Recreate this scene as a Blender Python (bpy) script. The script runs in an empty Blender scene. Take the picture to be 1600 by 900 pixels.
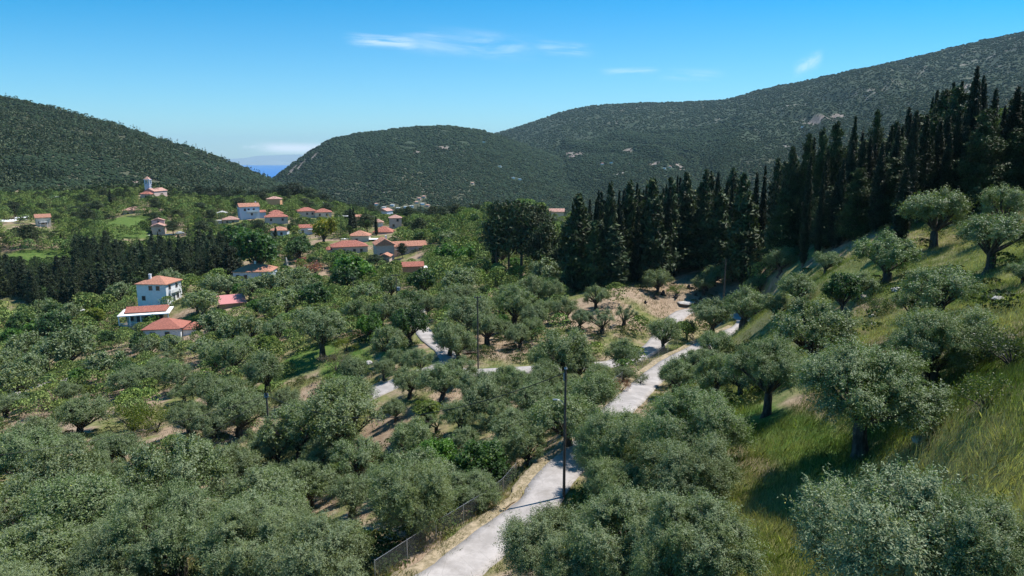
import bpy, math, random
import numpy as np
R = math.radians
# ---------------------------------------------------------------- camera, sky, sun, exposure
FPX = 1081.0; PITCH = R(10.7); CAMZ = 250.0
CP, SP = math.cos(PITCH), math.sin(PITCH)
sc = bpy.context.scene
col = sc.collection
cam_d = bpy.data.cameras.new('camera'); cam = bpy.data.objects.new('camera', cam_d); col.objects.link(cam)
cam_d.sensor_width = 36; cam_d.lens = FPX / 1600 * 36; cam_d.clip_start = .5; cam_d.clip_end = 90000
cam.location = (0, 0, CAMZ); cam.rotation_euler = (R(90) - PITCH, 0, 0); sc.camera = cam
SUN_EL, SUN_AZ = R(62), R(64)            # azimuth clockwise from +Y
sund = bpy.data.lights.new('sun', 'SUN'); sund.energy = 5.0; sund.angle = R(.5); sund.color = (1, .955, .89)
sun = bpy.data.objects.new('sun', sund); col.objects.link(sun)
sun.rotation_euler = (R(90) - SUN_EL, 0, -SUN_AZ + math.pi)
sun.rotation_euler = (SUN_EL - R(90), 0, -SUN_AZ)
sc.view_settings.view_transform = 'Standard'; sc.view_settings.look = 'None'
sc.view_settings.exposure = 0.45; sc.view_settings.gamma = 1; sc.view_settings.use_curve_mapping = False
cy = sc.cycles
cy.max_bounces = 5; cy.diffuse_bounces = 2; cy.glossy_bounces = 1; cy.transmission_bounces = 2
cy.transparent_max_bounces = 8; cy.volume_bounces = 0; cy.sample_clamp_indirect = 4
cy.use_denoising = True
cy.use_adaptive_sampling = False
w = bpy.data.worlds.new('World'); sc.world = w; w.use_nodes = True

class NT:
    """tiny node-graph helper"""
    def __init__(s, tree): s.t = tree; s.n = tree.nodes; s.l = tree.links
    def node(s, typ, ins=None, **kw):
        n = s.n.new(typ)
        for k, v in kw.items(): setattr(n, k, v)
        for k, v in (ins or {}).items():
            if isinstance(v, bpy.types.NodeSocket): s.l.new(v, n.inputs[k])
            else: n.inputs[k].default_value = v
        return n
    def m(s, op, a, b=0.0, c=0.0, clamp=False):
        n = s.node('ShaderNodeMath', {0: a, 1: b, 2: c}, operation=op); n.use_clamp = clamp; return n.outputs[0]
    def step(s, v, a, b):   # smoothstep of v from a (0) to b (1)
        return s.node('ShaderNodeMapRange', {'Value': v, 'From Min': a, 'From Max': b}, interpolation_type='SMOOTHSTEP').outputs[0]
    def mix(s, f, a, b, bt='MIX'):
        n = s.n.new('ShaderNodeMix'); n.data_type = 'RGBA'; n.blend_type = bt
        for i, v in ((0, f), (6, a), (7, b)):
            if isinstance(v, bpy.types.NodeSocket): s.l.new(v, n.inputs[i])
            else: n.inputs[i].default_value = v if i == 0 else tuple(v) + ((1,) if len(v) == 3 else ())
        return n.outputs[2]
    def noise(s, vec, scale, detail=4, rough=.55, dist=0.0):
        n = s.node('ShaderNodeTexNoise', {'Scale': scale, 'Detail': detail, 'Roughness': rough, 'Distortion': dist})
        if vec is not None: s.l.new(vec, n.inputs['Vector'])
        return n.outputs['Fac']

g = NT(w.node_tree)
for n in list(g.n): g.n.remove(n)
sky = g.node('ShaderNodeTexSky', sky_type='NISHITA', sun_disc=False, sun_elevation=SUN_EL, sun_rotation=SUN_AZ,
             altitude=300, air_density=1.0, dust_density=.35, ozone_density=2.2)
tc = g.node('ShaderNodeTexCoord')
sep = g.node('ShaderNodeSeparateXYZ', {0: tc.outputs['Generated']})
yy = g.m('MAXIMUM', sep.outputs[1], .02)
az = g.m('DIVIDE', sep.outputs[0], yy); el = g.m('DIVIDE', sep.outputs[2], yy)
def dirpx(px, py):
    u = (px - 800) / FPX; v = (450 - py) / FPX; dy = CP + v * SP
    return u / dy, (-SP + v * CP) / dy
cloud = None
def streak(px0, py0, px1, py1, thick, amt, sx, sy, seed, thr=(.45, .8)):
    """a wisp of cloud along a line of the sky, in azimuth / elevation of the world"""
    global cloud
    a0, e0 = dirpx(px0, py0); a1, e1 = dirpx(px1, py1)
    sl = (e1 - e0) / (a1 - a0); mid = (a0 + a1) / 2; half = abs(a1 - a0) / 2
    d = g.m('SUBTRACT', el, g.m('ADD', g.m('MULTIPLY', g.m('SUBTRACT', az, a0), sl), e0))
    cv = g.node('ShaderNodeCombineXYZ', {0: g.m('MULTIPLY', az, sx), 1: g.m('MULTIPLY', d, sy), 2: seed})
    nz = g.noise(cv.outputs[0], 1.0, 6, .62, .6)
    mk = g.m('MULTIPLY', g.step(g.m('ABSOLUTE', d), thick / FPX, 0.0), g.step(g.m('ABSOLUTE', g.m('SUBTRACT', az, mid)), half, half * .35))
    c = g.m('MULTIPLY', g.m('MULTIPLY', g.step(nz, *thr), mk), amt)
    cloud = c if cloud is None else g.m('MAXIMUM', cloud, c)
streak(530, 60, 680, 70, 13, .55, 14, 130, 1.3, (.3, .7))
streak(600, 58, 860, 78, 26, .30, 10, 60, 4.1, (.35, .7))
streak(820, 72, 940, 80, 14, .27, 14, 90, 7.7, (.35, .7))
streak(930, 112, 1040, 110, 8, .2, 14, 120, 2.7, (.35, .65))
streak(1020, 116, 1140, 118, 12, .15, 14, 90, 9.7, (.35, .65))
streak(1235, 112, 1290, 88, 18, .3, 30, 60, 5.2, (.3, .65))
streak(385, 230, 560, 234, 12, 1.0, 55, 90, 3.3, (.30, .46))
streak(375, 230, 412, 229, 5, .4, 90, 180, 8.1, (.35, .55))
gmix = g.mix(g.node('ShaderNodeMapRange', {'Value': el, 'From Min': 0.0, 'From Max': .22}).outputs[0], (.60, .90, 1.02), (.03, .65, .95))
gain = g.node('ShaderNodeVectorMath', {0: sky.outputs[0], 1: gmix}, operation='MULTIPLY').outputs[0]
hs = g.node('ShaderNodeHueSaturation', {'Hue': .5, 'Saturation': 1.0, 'Value': 1.0, 'Fac': 1.0, 'Color': gain})
skyc = g.mix(cloud, hs.outputs[0], (8.2, 8.5, 8.8))
bg = g.node('ShaderNodeBackground', {'Color': skyc, 'Strength': .12})
out = g.node('ShaderNodeOutputWorld'); g.l.new(bg.outputs[0], out.inputs[0])

# ---------------------------------------------------------------- helpers: projection, noise, tagging
def P(px, py, Y):
    u = (px - 800) / FPX; v = (450 - py) / FPX; dy = CP + v * SP
    return (u * Y / dy, Y, CAMZ + (-SP + v * CP) * Y / dy)
def proj(x, y, z):
    z = z - CAMZ; d = y * CP - z * SP; d = np.maximum(d, .1) if isinstance(d, np.ndarray) else max(d, .1)
    return 800 + FPX * x / d, 450 - FPX * (y * SP + z * CP) / d, d
def vnoise(x, y, seed=0):
    xi = np.floor(x).astype(np.int64); yi = np.floor(y).astype(np.int64); fx = x - xi; fy = y - yi
    fx = fx * fx * (3 - 2 * fx); fy = fy * fy * (3 - 2 * fy)
    def h(i, j):
        n = (i * 374761393 + j * 668265263 + seed * 974634777) & 0xffffffff
        n = ((n ^ (n >> 13)) * 1274126177) & 0xffffffff
        return ((n ^ (n >> 16)) & 0xffff) / 65535.0
    return (h(xi, yi) * (1 - fx) + h(xi + 1, yi) * fx) * (1 - fy) + (h(xi, yi + 1) * (1 - fx) + h(xi + 1, yi + 1) * fx) * fy
def fbm(x, y, oct=4, seed=0):
    s = 0; a = 1; t = 0
    for i in range(oct):
        s = s + a * (vnoise(x * 2 ** i, y * 2 ** i, seed + i) - .5); t += a; a *= .55
    return s / t * 2
def sstep(x, a, b):
    t = np.clip((x - a) / (b - a), 0, 1); return t * t * (3 - 2 * t)
def tag(o, label=None, cat=None, group=None, kind=None):
    if label: o['label'] = label
    if cat: o['category'] = cat
    if group: o['group'] = group
    if kind: o['kind'] = kind
    return o
def mesh(name, V, F, mat=None, smooth=False, tint=None, colr=None):
    """V (n,3); F: (m,k) array or list of lists"""
    me = bpy.data.meshes.new(name)
    if isinstance(F, np.ndarray):
        V = np.ascontiguousarray(V, dtype=np.float32); m, k = F.shape
        me.vertices.add(len(V)); me.vertices.foreach_set('co', V.ravel())
        me.loops.add(m * k); me.loops.foreach_set('vertex_index', np.ascontiguousarray(F, dtype=np.int32).ravel())
        me.polygons.add(m); me.polygons.foreach_set('loop_start', np.arange(0, m * k, k, dtype=np.int32))
        me.update(calc_edges=True)
    else:
        me.from_pydata([tuple(map(float, v)) for v in V], [], [tuple(map(int, f)) for f in F])
    if smooth: me.polygons.foreach_set('use_smooth', np.ones(len(me.polygons), dtype=bool))
    if tint is not None:
        a = me.attributes.new('tint', 'FLOAT', 'FACE'); a.data.foreach_set('value', np.asarray(tint, dtype=np.float32))
    if colr is not None:
        a = me.attributes.new('colr', 'FLOAT_VECTOR', 'FACE' if len(colr) == len(me.polygons) and len(colr) != len(me.vertices) else 'POINT')
        a.data.foreach_set('vector', np.asarray(colr, dtype=np.float32).ravel())
    if mat: me.materials.append(mat)
    return me
def obj(name, me, parent=None, loc=None, rz=0.0):
    o = bpy.data.objects.new(name, me); col.objects.link(o)
    if parent: o.parent = parent
    if loc is not None: o.location = loc
    if rz: o.rotation_euler.z = rz
    return o
def empty(name, loc, rz=0.0):
    o = obj(name, None, None, loc, rz); o.empty_display_size = .3; return o

# ---------------------------------------------------------------- materials
def newmat(name):
    m = bpy.data.materials.new(name); m.use_nodes = True; t = NT(m.node_tree)
    for n in list(t.n): t.n.remove(n)
    return m, t
def finish(t, shader, disp=None):
    o = t.node('ShaderNodeOutputMaterial'); t.l.new(shader, o.inputs[0])
def bump(t, h, strength, dist):
    return t.node('ShaderNodeBump', {'Strength': strength, 'Distance': dist, 'Height': h}).outputs[0]
def leafmat(name, back=None, trans=.16, objcol=True, rough=.5, spec=.35, vary=.5):
    m, t = newmat(name)
    tint = t.node('ShaderNodeAttribute', attribute_name='tint').outputs['Fac']
    if objcol: base = t.node('ShaderNodeObjectInfo').outputs['Color']
    else: base = t.node('ShaderNodeAttribute', attribute_name='colr').outputs['Color']
    k = t.m('MULTIPLY_ADD', tint, vary * 2, 1 - vary)
    c = t.node('ShaderNodeVectorMath', {0: base, 3: k}, operation='SCALE').outputs[0]
    warm = t.mix(t.step(tint, .8, 1.0), c, t.node('ShaderNodeVectorMath', {0: c, 1: (1.5, 1.15, .7)}, operation='MULTIPLY').outputs[0])
    cc = warm
    if back:
        geo = t.node('ShaderNodeNewGeometry').outputs['Backfacing']
        cc = t.mix(t.m('MULTIPLY', geo, t.step(tint, .25, .6)), warm, back)
    b = t.node('ShaderNodeBsdfPrincipled', {'Base Color': cc, 'Roughness': rough, 'Specular IOR Level': spec})
    tr = t.node('ShaderNodeBsdfTranslucent', {'Color': t.node('ShaderNodeVectorMath', {0: cc, 1: (1.2, 1.5, .5)}, operation='MULTIPLY').outputs[0]})
    mx = t.node('ShaderNodeMixShader', {0: trans, 1: b.outputs[0], 2: tr.outputs[0]})
    finish(t, mx.outputs[0]); return m
M_OL = leafmat('olive_leaf', vary=.6, back=(.20, .24, .13), spec=.22)
M_BR = leafmat('broad_leaf', trans=.3)
M_CO = leafmat('conifer_needles', trans=.1, rough=.6, spec=.2, vary=.75)
M_ST = leafmat('far_foliage', objcol=False, trans=.12, rough=.7, spec=.15)
def barkmat(name, c1, c2, sc_=6):
    m, t = newmat(name)
    p = t.node('ShaderNodeTexCoord').outputs['Object']
    mp = t.node('ShaderNodeMapping', {'Vector': p, 'Scale': (1, 1, .25)}).outputs[0]
    n = t.noise(mp, sc_, 6, .7)
    b = t.node('ShaderNodeBsdfPrincipled', {'Base Color': t.mix(t.step(n, .35, .65), c1, c2), 'Roughness': .9, 'Normal': bump(t, n, .8, .08)})
    finish(t, b.outputs[0]); return m
M_BARK = barkmat('olive_bark', (.020, .016, .013), (.09, .074, .06))
M_BARKC = barkmat('conifer_bark', (.05, .035, .025), (.16, .12, .09))
M_DEAD = barkmat('bleached_wood', (.25, .23, .2), (.5, .47, .43))
def plain(name, c, rough=.8, var=.15, scale=3.0, bmp=.2, metal=0.0, coord='Object'):
    m, t = newmat(name)
    p = t.node('ShaderNodeTexCoord').outputs[coord]
    n = t.noise(p, scale, 5, .65)
    c1 = tuple(max(0, x * (1 - var)) for x in c); c2 = tuple(min(1, x * (1 + var)) for x in c)
    b = t.node('ShaderNodeBsdfPrincipled', {'Base Color': t.mix(t.step(n, .3, .7), c1, c2), 'Roughness': rough, 'Metallic': metal, 'Normal': bump(t, n, bmp, .03)})
    finish(t, b.outputs[0]); return m
def roofmat(name, c, var=.22):
    m, t = newmat(name)
    p = t.node('ShaderNodeTexCoord').outputs['Object']
    n = t.noise(p, 2.2, 6, .7); n2 = t.noise(p, 14, 3, .6)
    wv = t.node('ShaderNodeTexWave', {'Vector': p, 'Scale': 3.2, 'Distortion': .3}, wave_type='BANDS', bands_direction='DIAGONAL').outputs['Fac']
    c1 = tuple(x * (1 - var) for x in c); c2 = tuple(min(1, x * (1 + var)) for x in c)
    cc = t.mix(t.step(t.m('ADD', t.m('MULTIPLY', n, .6), t.m('MULTIPLY', n2, .4)), .38, .62), c1, c2)
    b = t.node('ShaderNodeBsdfPrincipled', {'Base Color': cc, 'Roughness': .85, 'Normal': bump(t, wv, .9, .08)})
    finish(t, b.outputs[0]); return m
M = dict(
    white=plain('white_plaster', (.74, .75, .76), var=.06, scale=1.2), cream=plain('cream_plaster', (.62, .53, .42), var=.1, scale=1.2),
    pink=plain('pink_plaster', (.56, .42, .37), var=.1, scale=1.2), stone=plain('stone_wall', (.42, .34, .26), var=.35, scale=5),
    brown=plain('brown_wall', (.30, .21, .15), var=.2), blue=plain('pale_blue_plaster', (.52, .58, .68), var=.06),
    grey=plain('grey_concrete', (.38, .37, .35), var=.2), slab=plain('white_slab', (.85, .85, .84), var=.04),
    orange=plain('orange_plaster', (.62, .33, .17), var=.12),
    r_or=roofmat('orange_tiles', (.52, .235, .15)), r_red=roofmat('red_tiles', (.44, .155, .105)), r_pink=roofmat('faded_pink_tiles', (.52, .29, .225)),
    r_metal=plain('pink_sheet_metal', (.55, .22, .20), rough=.5, var=.1),
    frame=plain('window_frame', (.35, .3, .26), var=.1), shutter=plain('dark_shutter', (.05, .06, .08), var=.2),
    pole=barkmat('pole_wood', (.05, .04, .033), (.13, .105, .085), 9), steel=plain('galvanised_steel', (.42, .44, .46), rough=.4, metal=.6, var=.1),
    wire=plain('black_cable', (.015, .015, .016), rough=.6), ins=plain('insulator', (.25, .27, .3), rough=.3), teal=plain('teal_plastic', (.10, .62, .52), rough=.35, var=.1),
    rock=plain('pale_rock', (.42, .39, .36), var=.3, scale=4, bmp=.8), char=plain('charred_stump', (.035, .03, .028), var=.5, scale=6, bmp=.8),
    tent=plain('white_canvas', (.88, .88, .87), var=.03), kerb=plain('concrete_kerb', (.46, .44, .41), var=.2),
    dry=plain('dry_branches', (.16, .12, .09), var=.3, scale=8), paint=plain('white_car_paint', (.8, .8, .8), rough=.25, var=.02))
mg, tg = newmat('window_glass')
gb = tg.node('ShaderNodeBsdfPrincipled', {'Base Color': (.02, .03, .05, 1), 'Roughness': .12, 'Specular IOR Level': .8}); finish(tg, gb.outputs[0]); M['glass'] = mg

# ---------------------------------------------------------------- terrain
CTRL = [  # (px, py, Y) points of bare ground
 (700,900,38),(780,835,44),(880,775,50),(930,690,62),(975,632,73),(1040,575,93),(1075,552,102),(1120,530,110),(1160,507,122),(1110,489,137),(1065,488,135),
 (1020,542,108),(900,572,98),(755,580,95),(680,580,96),(600,607,94),(690,550,110),(665,520,126),(640,505,135),
 (430,722,85),(80,890,50),(490,790,68),(640,860,43),(340,685,92),(60,690,100),(10,625,130),(120,580,150),(265,525,172),(235,505,195),(255,470,210),
 (100,470,240),(300,430,260),(120,372,330),(200,350,380),(240,308,480),(390,340,400),(500,338,420),(615,400,270),(400,437,238),(360,484,190),(545,390,290),(645,426,235),
 (760,432,200),(820,397,235),(950,441,158),(1020,470,140),(1070,462,142),(1000,455,140),(1100,470,138),(900,500,125),(800,545,108),(760,475,160),(700,442,190),(620,482,165),(500,542,130),(450,485,180),(560,605,104),
 (330,562,140),(100,640,118),(200,830,58),(560,860,47),(400,900,42),
 (1370,728,30),(1250,667,38),(1200,860,25),(1130,542,92),(1270,572,51),(1470,500,45),(1480,612,33),(1385,430,75),(1465,375,88),(1550,410,60),(1355,520,56),
 (1105,434,152),(1250,405,128),(1250,440,105),(1190,455,122),(1300,420,95),(1340,400,88),(1220,470,92),(1180,540,80),(1330,480,68),(1200,432,135),(1150,468,140),(1400,345,105),(1500,305,112),(1600,470,45),(1600,350,75),(1600,620,24),(1560,860,15),(1050,800,34),(1000,720,44),(900,900,32),
 (868,340,310),(650,350,430),(350,320,520),(450,312,520),(120,345,400),(30,352,340),(250,366,365),(300,400,300),(200,400,290),(500,365,335),
 (760,345,330),(760,375,260),(100,430,265),(1140,590,72),(1060,640,62),
]
WCTRL = [  # (px, Y, z below camera)
 (1300,160,-9),(1100,195,-25),(1180,170,-18),(1500,160,4),(1650,150,12),(1800,120,14),(1000,260,-40),(1300,280,-30),(1600,280,-8),(1800,220,12),(1000,400,-56),(1400,450,-50),(1700,450,-20),
 (-200,150,-52),(-200,260,-50),(-250,400,-40),(-200,80,-42),(100,560,-30),(300,600,-30),(500,600,-50),(700,600,-66),(-200,650,-30),
 (900,600,-66),(1200,700,-72),(1600,700,-50),(1900,500,0),(100,800,-60),(400,850,-66),(650,900,-82),(1000,1000,-95),(1500,1000,-80),
 (-300,1000,-40),(-300,2500,-160),(400,1500,-120),(800,1500,-115),(1400,1500,-110),(1900,1500,-90),(300,2500,-200),(430,2800,-250),(800,2500,-160),(1500,2500,-160),
 (-300,5500,-300),(300,5500,-300),(800,5500,-300),(1400,5500,-300),(1900,5500,-300),(430,3600,-300)]
XY = [( -40,5,-33),(0,2,-22),(0,18,-23.5),(18,4,-15),(12,22,-16.5),(40,10,-4),(70,20,8),(-80,5,-42),(0,-45,-18),(50,-45,0),(-50,-45,-32),(60,60,2),(95,60,12),(-30,30,-31),(-12,30,-28)]
pts = [P(*c) for c in CTRL] + [((p - 800) / FPX * Y * 1.02, Y, CAMZ + z) for p, Y, z in WCTRL] + [(x, y, CAMZ + z) for x, y, z in XY]
pts = np.array(pts)
def qmap(x, y): return np.stack([1.6 * x / (y + 60), np.log(y + 60)], -1)
Q = qmap(pts[:, 0], pts[:, 1]); n = len(Q)
def tps(r2): return .5 * r2 * np.log(r2 + 1e-9)
D2 = ((Q[:, None] - Q[None]) ** 2).sum(-1)
A = np.zeros((n + 3, n + 3)); A[:n, :n] = tps(D2) + np.eye(n) * 6e-4; A[:n, n] = 1; A[:n, n+1:] = Q; A[n, :n] = 1; A[n+1:, :n] = Q.T
sol = np.linalg.solve(A, np.concatenate([pts[:, 2] - CAMZ, [0, 0, 0]]))
def base_h(x, y):
    q = qmap(x, y); sh = q.shape[:-1]; q = q.reshape(-1, 2); o = np.empty(len(q))
    for i in range(0, len(q), 20000):
        b = q[i:i+20000]; o[i:i+20000] = tps(((b[:, None] - Q[None]) ** 2).sum(-1)) @ sol[:n] + sol[n] + b @ sol[n+1:]
    return o.reshape(sh) + CAMZ
def mount(ridge, toe):
    """ridge: (px, py, Y); toe: (px, Y, z rel)"""
    r = np.array([(P(*k)[0] / k[2], k[2], P(*k)[2]) for k in ridge]); t = np.array([((k[0] - 800) / FPX * 1.0, k[1], CAMZ + k[2]) for k in toe])
    aa = np.linspace(-1.6, 1.6, 1601); ker = np.hanning(31); ker /= ker.sum()
    sm = lambda v: np.convolve(np.pad(v, 15, 'edge'), ker, 'valid')
    return aa, sm(np.interp(aa, r[:, 0], r[:, 1])), sm(np.interp(aa, r[:, 0], r[:, 2])), sm(np.interp(aa, t[:, 0], t[:, 1])), sm(np.interp(aa, t[:, 0], t[:, 2]))
MT = [
 mount([(-500,60,1000),(-300,105,1050),(-100,133,1100),(0,152,1150),(100,174,1200),(200,201,1250),(300,232,1320),(350,250,1380),(400,271,1450),(440,290,1500),(475,306,1550),(560,345,1600),(800,420,1600)],
       [(-500,450,-36),(0,520,-36),(200,640,-38),(400,900,-60),(560,1100,-95),(800,1200,-130)]),
 mount([(330,360,2000),(400,305,2050),(430,275,2100),(460,254,2150),(500,224,2200),(530,213,2250),(560,208,2300),(620,201,2350),(700,196,2400),(740,201,2400),(780,210,2400),(820,226,2350),(860,243,2300),(950,268,2200),(1050,295,2100),(1300,340,2000)],
       [(330,1500,-170),(430,1400,-130),(600,1150,-95),(800,1250,-100),(1000,1300,-110),(1300,1300,-120)]),
 mount([(300,345,4200),(460,320,4200),(600,262,4200),(700,228,4200),(780,207,4200),(820,195,4100),(850,184,4050),(890,171,4000),(930,164,4000),(1000,161,4000),(1100,158,3900),(1130,156,3700),(1200,137,3500),(1300,117,3300),(1400,96,3200),(1500,71,3100),(1600,49,3000),(1700,34,3000),(1900,15,3000),(2100,20,3000)],
       [(500,1700,-160),(800,1500,-120),(1000,1200,-100),(1300,900,-85),(1600,800,-60),(2100,700,-30)]),
 mount([(300,420,3300),(600,380,3300),(720,285,3300),(760,262,3300),(830,250,3000),(900,240,2700),(980,226,2600),(1060,207,2600),(1140,190,2600),(1240,180,2500),(1340,172,2450),(1440,160,2400),(1600,140,2350),(1900,110,2300)],
       [(760,1700,-140),(1000,1300,-100),(1300,1000,-85),(1600,800,-60),(2100,700,-30)]),
]
def hraw(x, y):
    z = base_h(x, y); near = 1 - sstep(y, 350, 700)
    z = z + fbm(x / 14, y / 14, 3, 5) * .5 * near + fbm(x / 90, y / 90, 3, 9) * 10 * sstep(y, 650, 1400)
    a = x / np.maximum(y, 60.); z = z - 130 * sstep(y, 2100, 2900)
    mm = np.full(z.shape, -1e9)
    for i, (aa, rr, zz, tt, tz) in enumerate(MT):
        Rr = np.interp(a, aa, rr); Zz = np.interp(a, aa, zz); Tt = np.interp(a, aa, tt); Tz = np.interp(a, aa, tz)
        t = (y - Tt) / (Rr - Tt); tc_ = np.clip(t, 0, 1)
        gg = tc_ ** 1.15 * (1 + .25 * (1 - tc_))
        zz2 = Tz + (Zz - Tz) * gg
        zz2 = np.where(t > 1, Zz - (t - 1) * (Rr - Tt) * .35, zz2)
        zz2 = np.where(t < 0, Tz + t * (Rr - Tt) * .3, zz2)
        win = np.clip(t * (1 - t) * 4, 0, 1)
        gul = np.abs(fbm(a * 11 + y / 2300 + fbm(a * 5, y / 900, 3, 77) * 1.6, y / 1500, 3, 31 + i)) - .22
        zz2 = zz2 + win * gul * (Zz - Tz) * .16 + fbm(x / 60, y / 60, 4, 61 + i) * 5 * np.clip(t * 3, 0, 1)
        mm = np.maximum(mm, zz2)
    return np.where(y > 400, np.maximum(z, mm), z)
# roads (px, py, Y)
ROADS = {
 'lane': [(590,985,31),(640,935,34.5),(700,900,38),(780,835,44),(838,790,48.6),(868,745,53.5),(925,690,62),(975,632,73),(1035,577,92),(1075,552,102),(1120,530,111),(1165,506,123),(1150,493,134),(1110,487,137),(1065,489,134),(1020,542,109),(965,566,101),(900,572,98),(755,581,95.5),(680,578,97),(640,588,96),(600,607,93),(540,632,88)],
 'spur': [(655,585,97),(700,566,104),(695,548,110),(672,530,121),(662,518,128),(650,500,138),(655,480,152)]}
def spline(p, nper=10):
    p = np.array(p, float); q = np.vstack([2 * p[0] - p[1], p, 2 * p[-1] - p[-2]]); o = []
    for i in range(1, len(q) - 2):
        for k in range(nper):
            t = k / nper
            o.append(.5 * ((2 * q[i]) + (-q[i-1] + q[i+1]) * t + (2*q[i-1] - 5*q[i] + 4*q[i+1] - q[i+2]) * t*t + (-q[i-1] + 3*q[i] - 3*q[i+1] + q[i+2]) * t**3))
    o.append(q[-2]); return np.array(o)
RL = {k: spline([P(*q) for q in v], 12) for k, v in ROADS.items()}
rp = np.vstack(list(RL.values()))
def road_dist(x, y):
    """distance to the nearest centre-line sample and that sample's height"""
    sh = x.shape; x = x.ravel(); y = y.ravel(); d = np.full(len(x), 1e9); z = np.zeros(len(x))
    m = (y > 20) & (y < 165) & (x > -40) & (x < 60); idx = np.where(m)[0]
    for i in range(0, len(idx), 20000):
        k = idx[i:i+20000]; dd = (x[k, None] - rp[None, :, 0]) ** 2 + (y[k, None] - rp[None, :, 1]) ** 2
        j = dd.argmin(1); d[k] = np.sqrt(dd[np.arange(len(k)), j])
        wgt = 1 / (dd + 1.0) ** 2; z[k] = (wgt * rp[None, :, 2]).sum(1) / wgt.sum(1)
    return d.reshape(sh), z.reshape(sh)
NC, NR = 640, 900
gy = np.exp(np.linspace(math.log(8), math.log(6060), NR)) - 60
ga = np.linspace(-1.22, 1.22, NC)
GX = ga[None, :] * (gy[:, None] + 60); GY = np.repeat(gy[:, None], NC, 1)
Hh = hraw(GX, GY)
rd, rz_ = road_dist(GX, GY)
k = 1 - sstep(rd, 2.0, 6.0); Hh = np.where(rd < 7, Hh * (1 - k) + (rz_ - .14) * k, Hh)
lgy0, dgy = math.log(8), (math.log(6060) - math.log(8)) / (NR - 1); dga = 2.44 / (NC - 1)
def height(x, y):
    x = np.asarray(x, float); y = np.asarray(y, float)
    r = (np.log(np.maximum(y + 60, 8.01)) - lgy0) / dgy; c = (x / (y + 60) + 1.22) / dga
    r = np.clip(r, 0, NR - 1.001); c = np.clip(c, 0, NC - 1.001); i = r.astype(int); j = c.astype(int); fr = r - i; fc = c - j
    return (Hh[i, j] * (1 - fc) + Hh[i, j+1] * fc) * (1 - fr) + (Hh[i+1, j] * (1 - fc) + Hh[i+1, j+1] * fc) * fr
def hit(px, py, y0=8, y1=5500, lift=0.0):
    """where the sight line through a pixel meets the ground raised by lift*distance"""
    Y = np.exp(np.linspace(math.log(y0), math.log(y1), 3000)); u = (px - 800) / FPX; v = (450 - py) / FPX; dy = CP + v * SP
    X = u * Y / dy; Z = CAMZ + (-SP + v * CP) * Y / dy; s = Z - height(X, Y) - lift * Y
    b = np.where(s < 0)[0]; i = b[0] if len(b) else len(Y) - 1
    return float(X[i]), float(Y[i]), float(height(X[i], Y[i]))
# zones of the ground: red = bare earth, green = lush grass, blue = far scrub
earth = np.zeros(GX.shape); lush = np.zeros(GX.shape)
def patch(arr, px, py, wpx, dY, amt=1.0):
    x, y, z = hit(px, py); rx = wpx / 2 * y / FPX
    d = ((GX - x) / rx) ** 2 + ((GY - y) / dY) ** 2
    d = d + fbm(GX / (rx * .5), GY / (dY * .5), 3, int(px)) * .6
    np.maximum(arr, amt * (1 - sstep(d, .6, 1.3)), out=arr)
for q in [(1050,465,200,14),(920,490,150,12),(790,545,110,9),(470,785,60,5),(345,685,50,5),(150,520,110,16),(190,480,60,14),(120,620,180,14),(650,860,90,4),(700,800,70,4),(62,377,120,16),
          (262,352,46,10),(620,680,60,4),(1385,480,50,9),(1352,520,30,8),(1260,335,50,10),(820,395,70,12),(740,430,60,8),(560,490,60,10),(270,535,60,8),(20,660,90,8),(520,425,40,10),(230,700,60,5),(420,655,40,5),(590,670,60,5),(700,620,60,5),(130,700,60,6),(560,800,60,4),(60,760,50,5),(330,620,40,6),(480,620,50,6),(300,570,50,8),(400,590,40,6),(580,490,40,8),(860,650,50,5),(250,620,50,6),(245,330,40,8)]:
    patch(earth, *q)
for q in [(480,560,100,9),(540,575,90,8),(170,600,120,9),(200,345,110,22),(190,365,100,18),(120,400,200,30),(110,470,120,20),(60,590,90,10),(500,470,90,12),(700,400,90,20),(1200,660,120,12),(330,530,60,8),(60,510,90,8),(420,600,50,6),(300,500,60,8),(620,545,50,6)]:
    patch(lush, *q)
patch(lush, 1250, 480, 420, 34, .55); patch(lush, 1480, 420, 300, 24, .5)
far = np.zeros(GX.shape)
for q in [(1272,190,16,60),(1285,184,20,50),(1308,182,18,50),(1300,188,18,25),(898,243,26,60),(888,240,10,60),(490,245,10,40),(455,268,12,50),(470,258,8,50),(1490,150,30,40),(1510,135,24,30),(1020,258,22,40),(980,236,14,30),(1062,262,16,30),(650,238,16,30),(690,232,20,30),(150,167,50,12),(120,162,40,12),(190,300,40,30),(60,306,60,30),(230,292,30,30)]:
    patch(far, q[0], q[1], q[2], q[3], .75)
FARM = far.copy()
Hv = np.stack([GX, GY, Hh], -1).reshape(-1, 3)
ii = np.arange(NR * NC).reshape(NR, NC)
TF = np.stack([ii[:-1, :-1], ii[:-1, 1:], ii[1:, 1:], ii[1:, :-1]], -1).reshape(-1, 4)
mt, t = newmat('ground_cover')
geo = t.node('ShaderNodeNewGeometry').outputs['Position']
za = t.node('ShaderNodeSeparateColor', {0: t.node('ShaderNodeAttribute', attribute_name='colr').outputs['Color']})
n1 = t.noise(geo, .12, 6, .6); n2 = t.noise(geo, .9, 5, .65); n3 = t.noise(geo, 7, 4, .7); n4 = t.noise(geo, .02, 6, .65); n5 = t.noise(geo, .006, 5, .6)
grass = t.mix(t.step(n2, .35, .65), (.12, .15, .045), (.26, .24, .10))
grass = t.mix(t.step(n3, .3, .75), t.mix(.45, grass, (.03, .045, .015)), grass)
soil = t.mix(t.step(n2, .3, .7), (.27, .19, .13), (.43, .33, .235))
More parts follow.
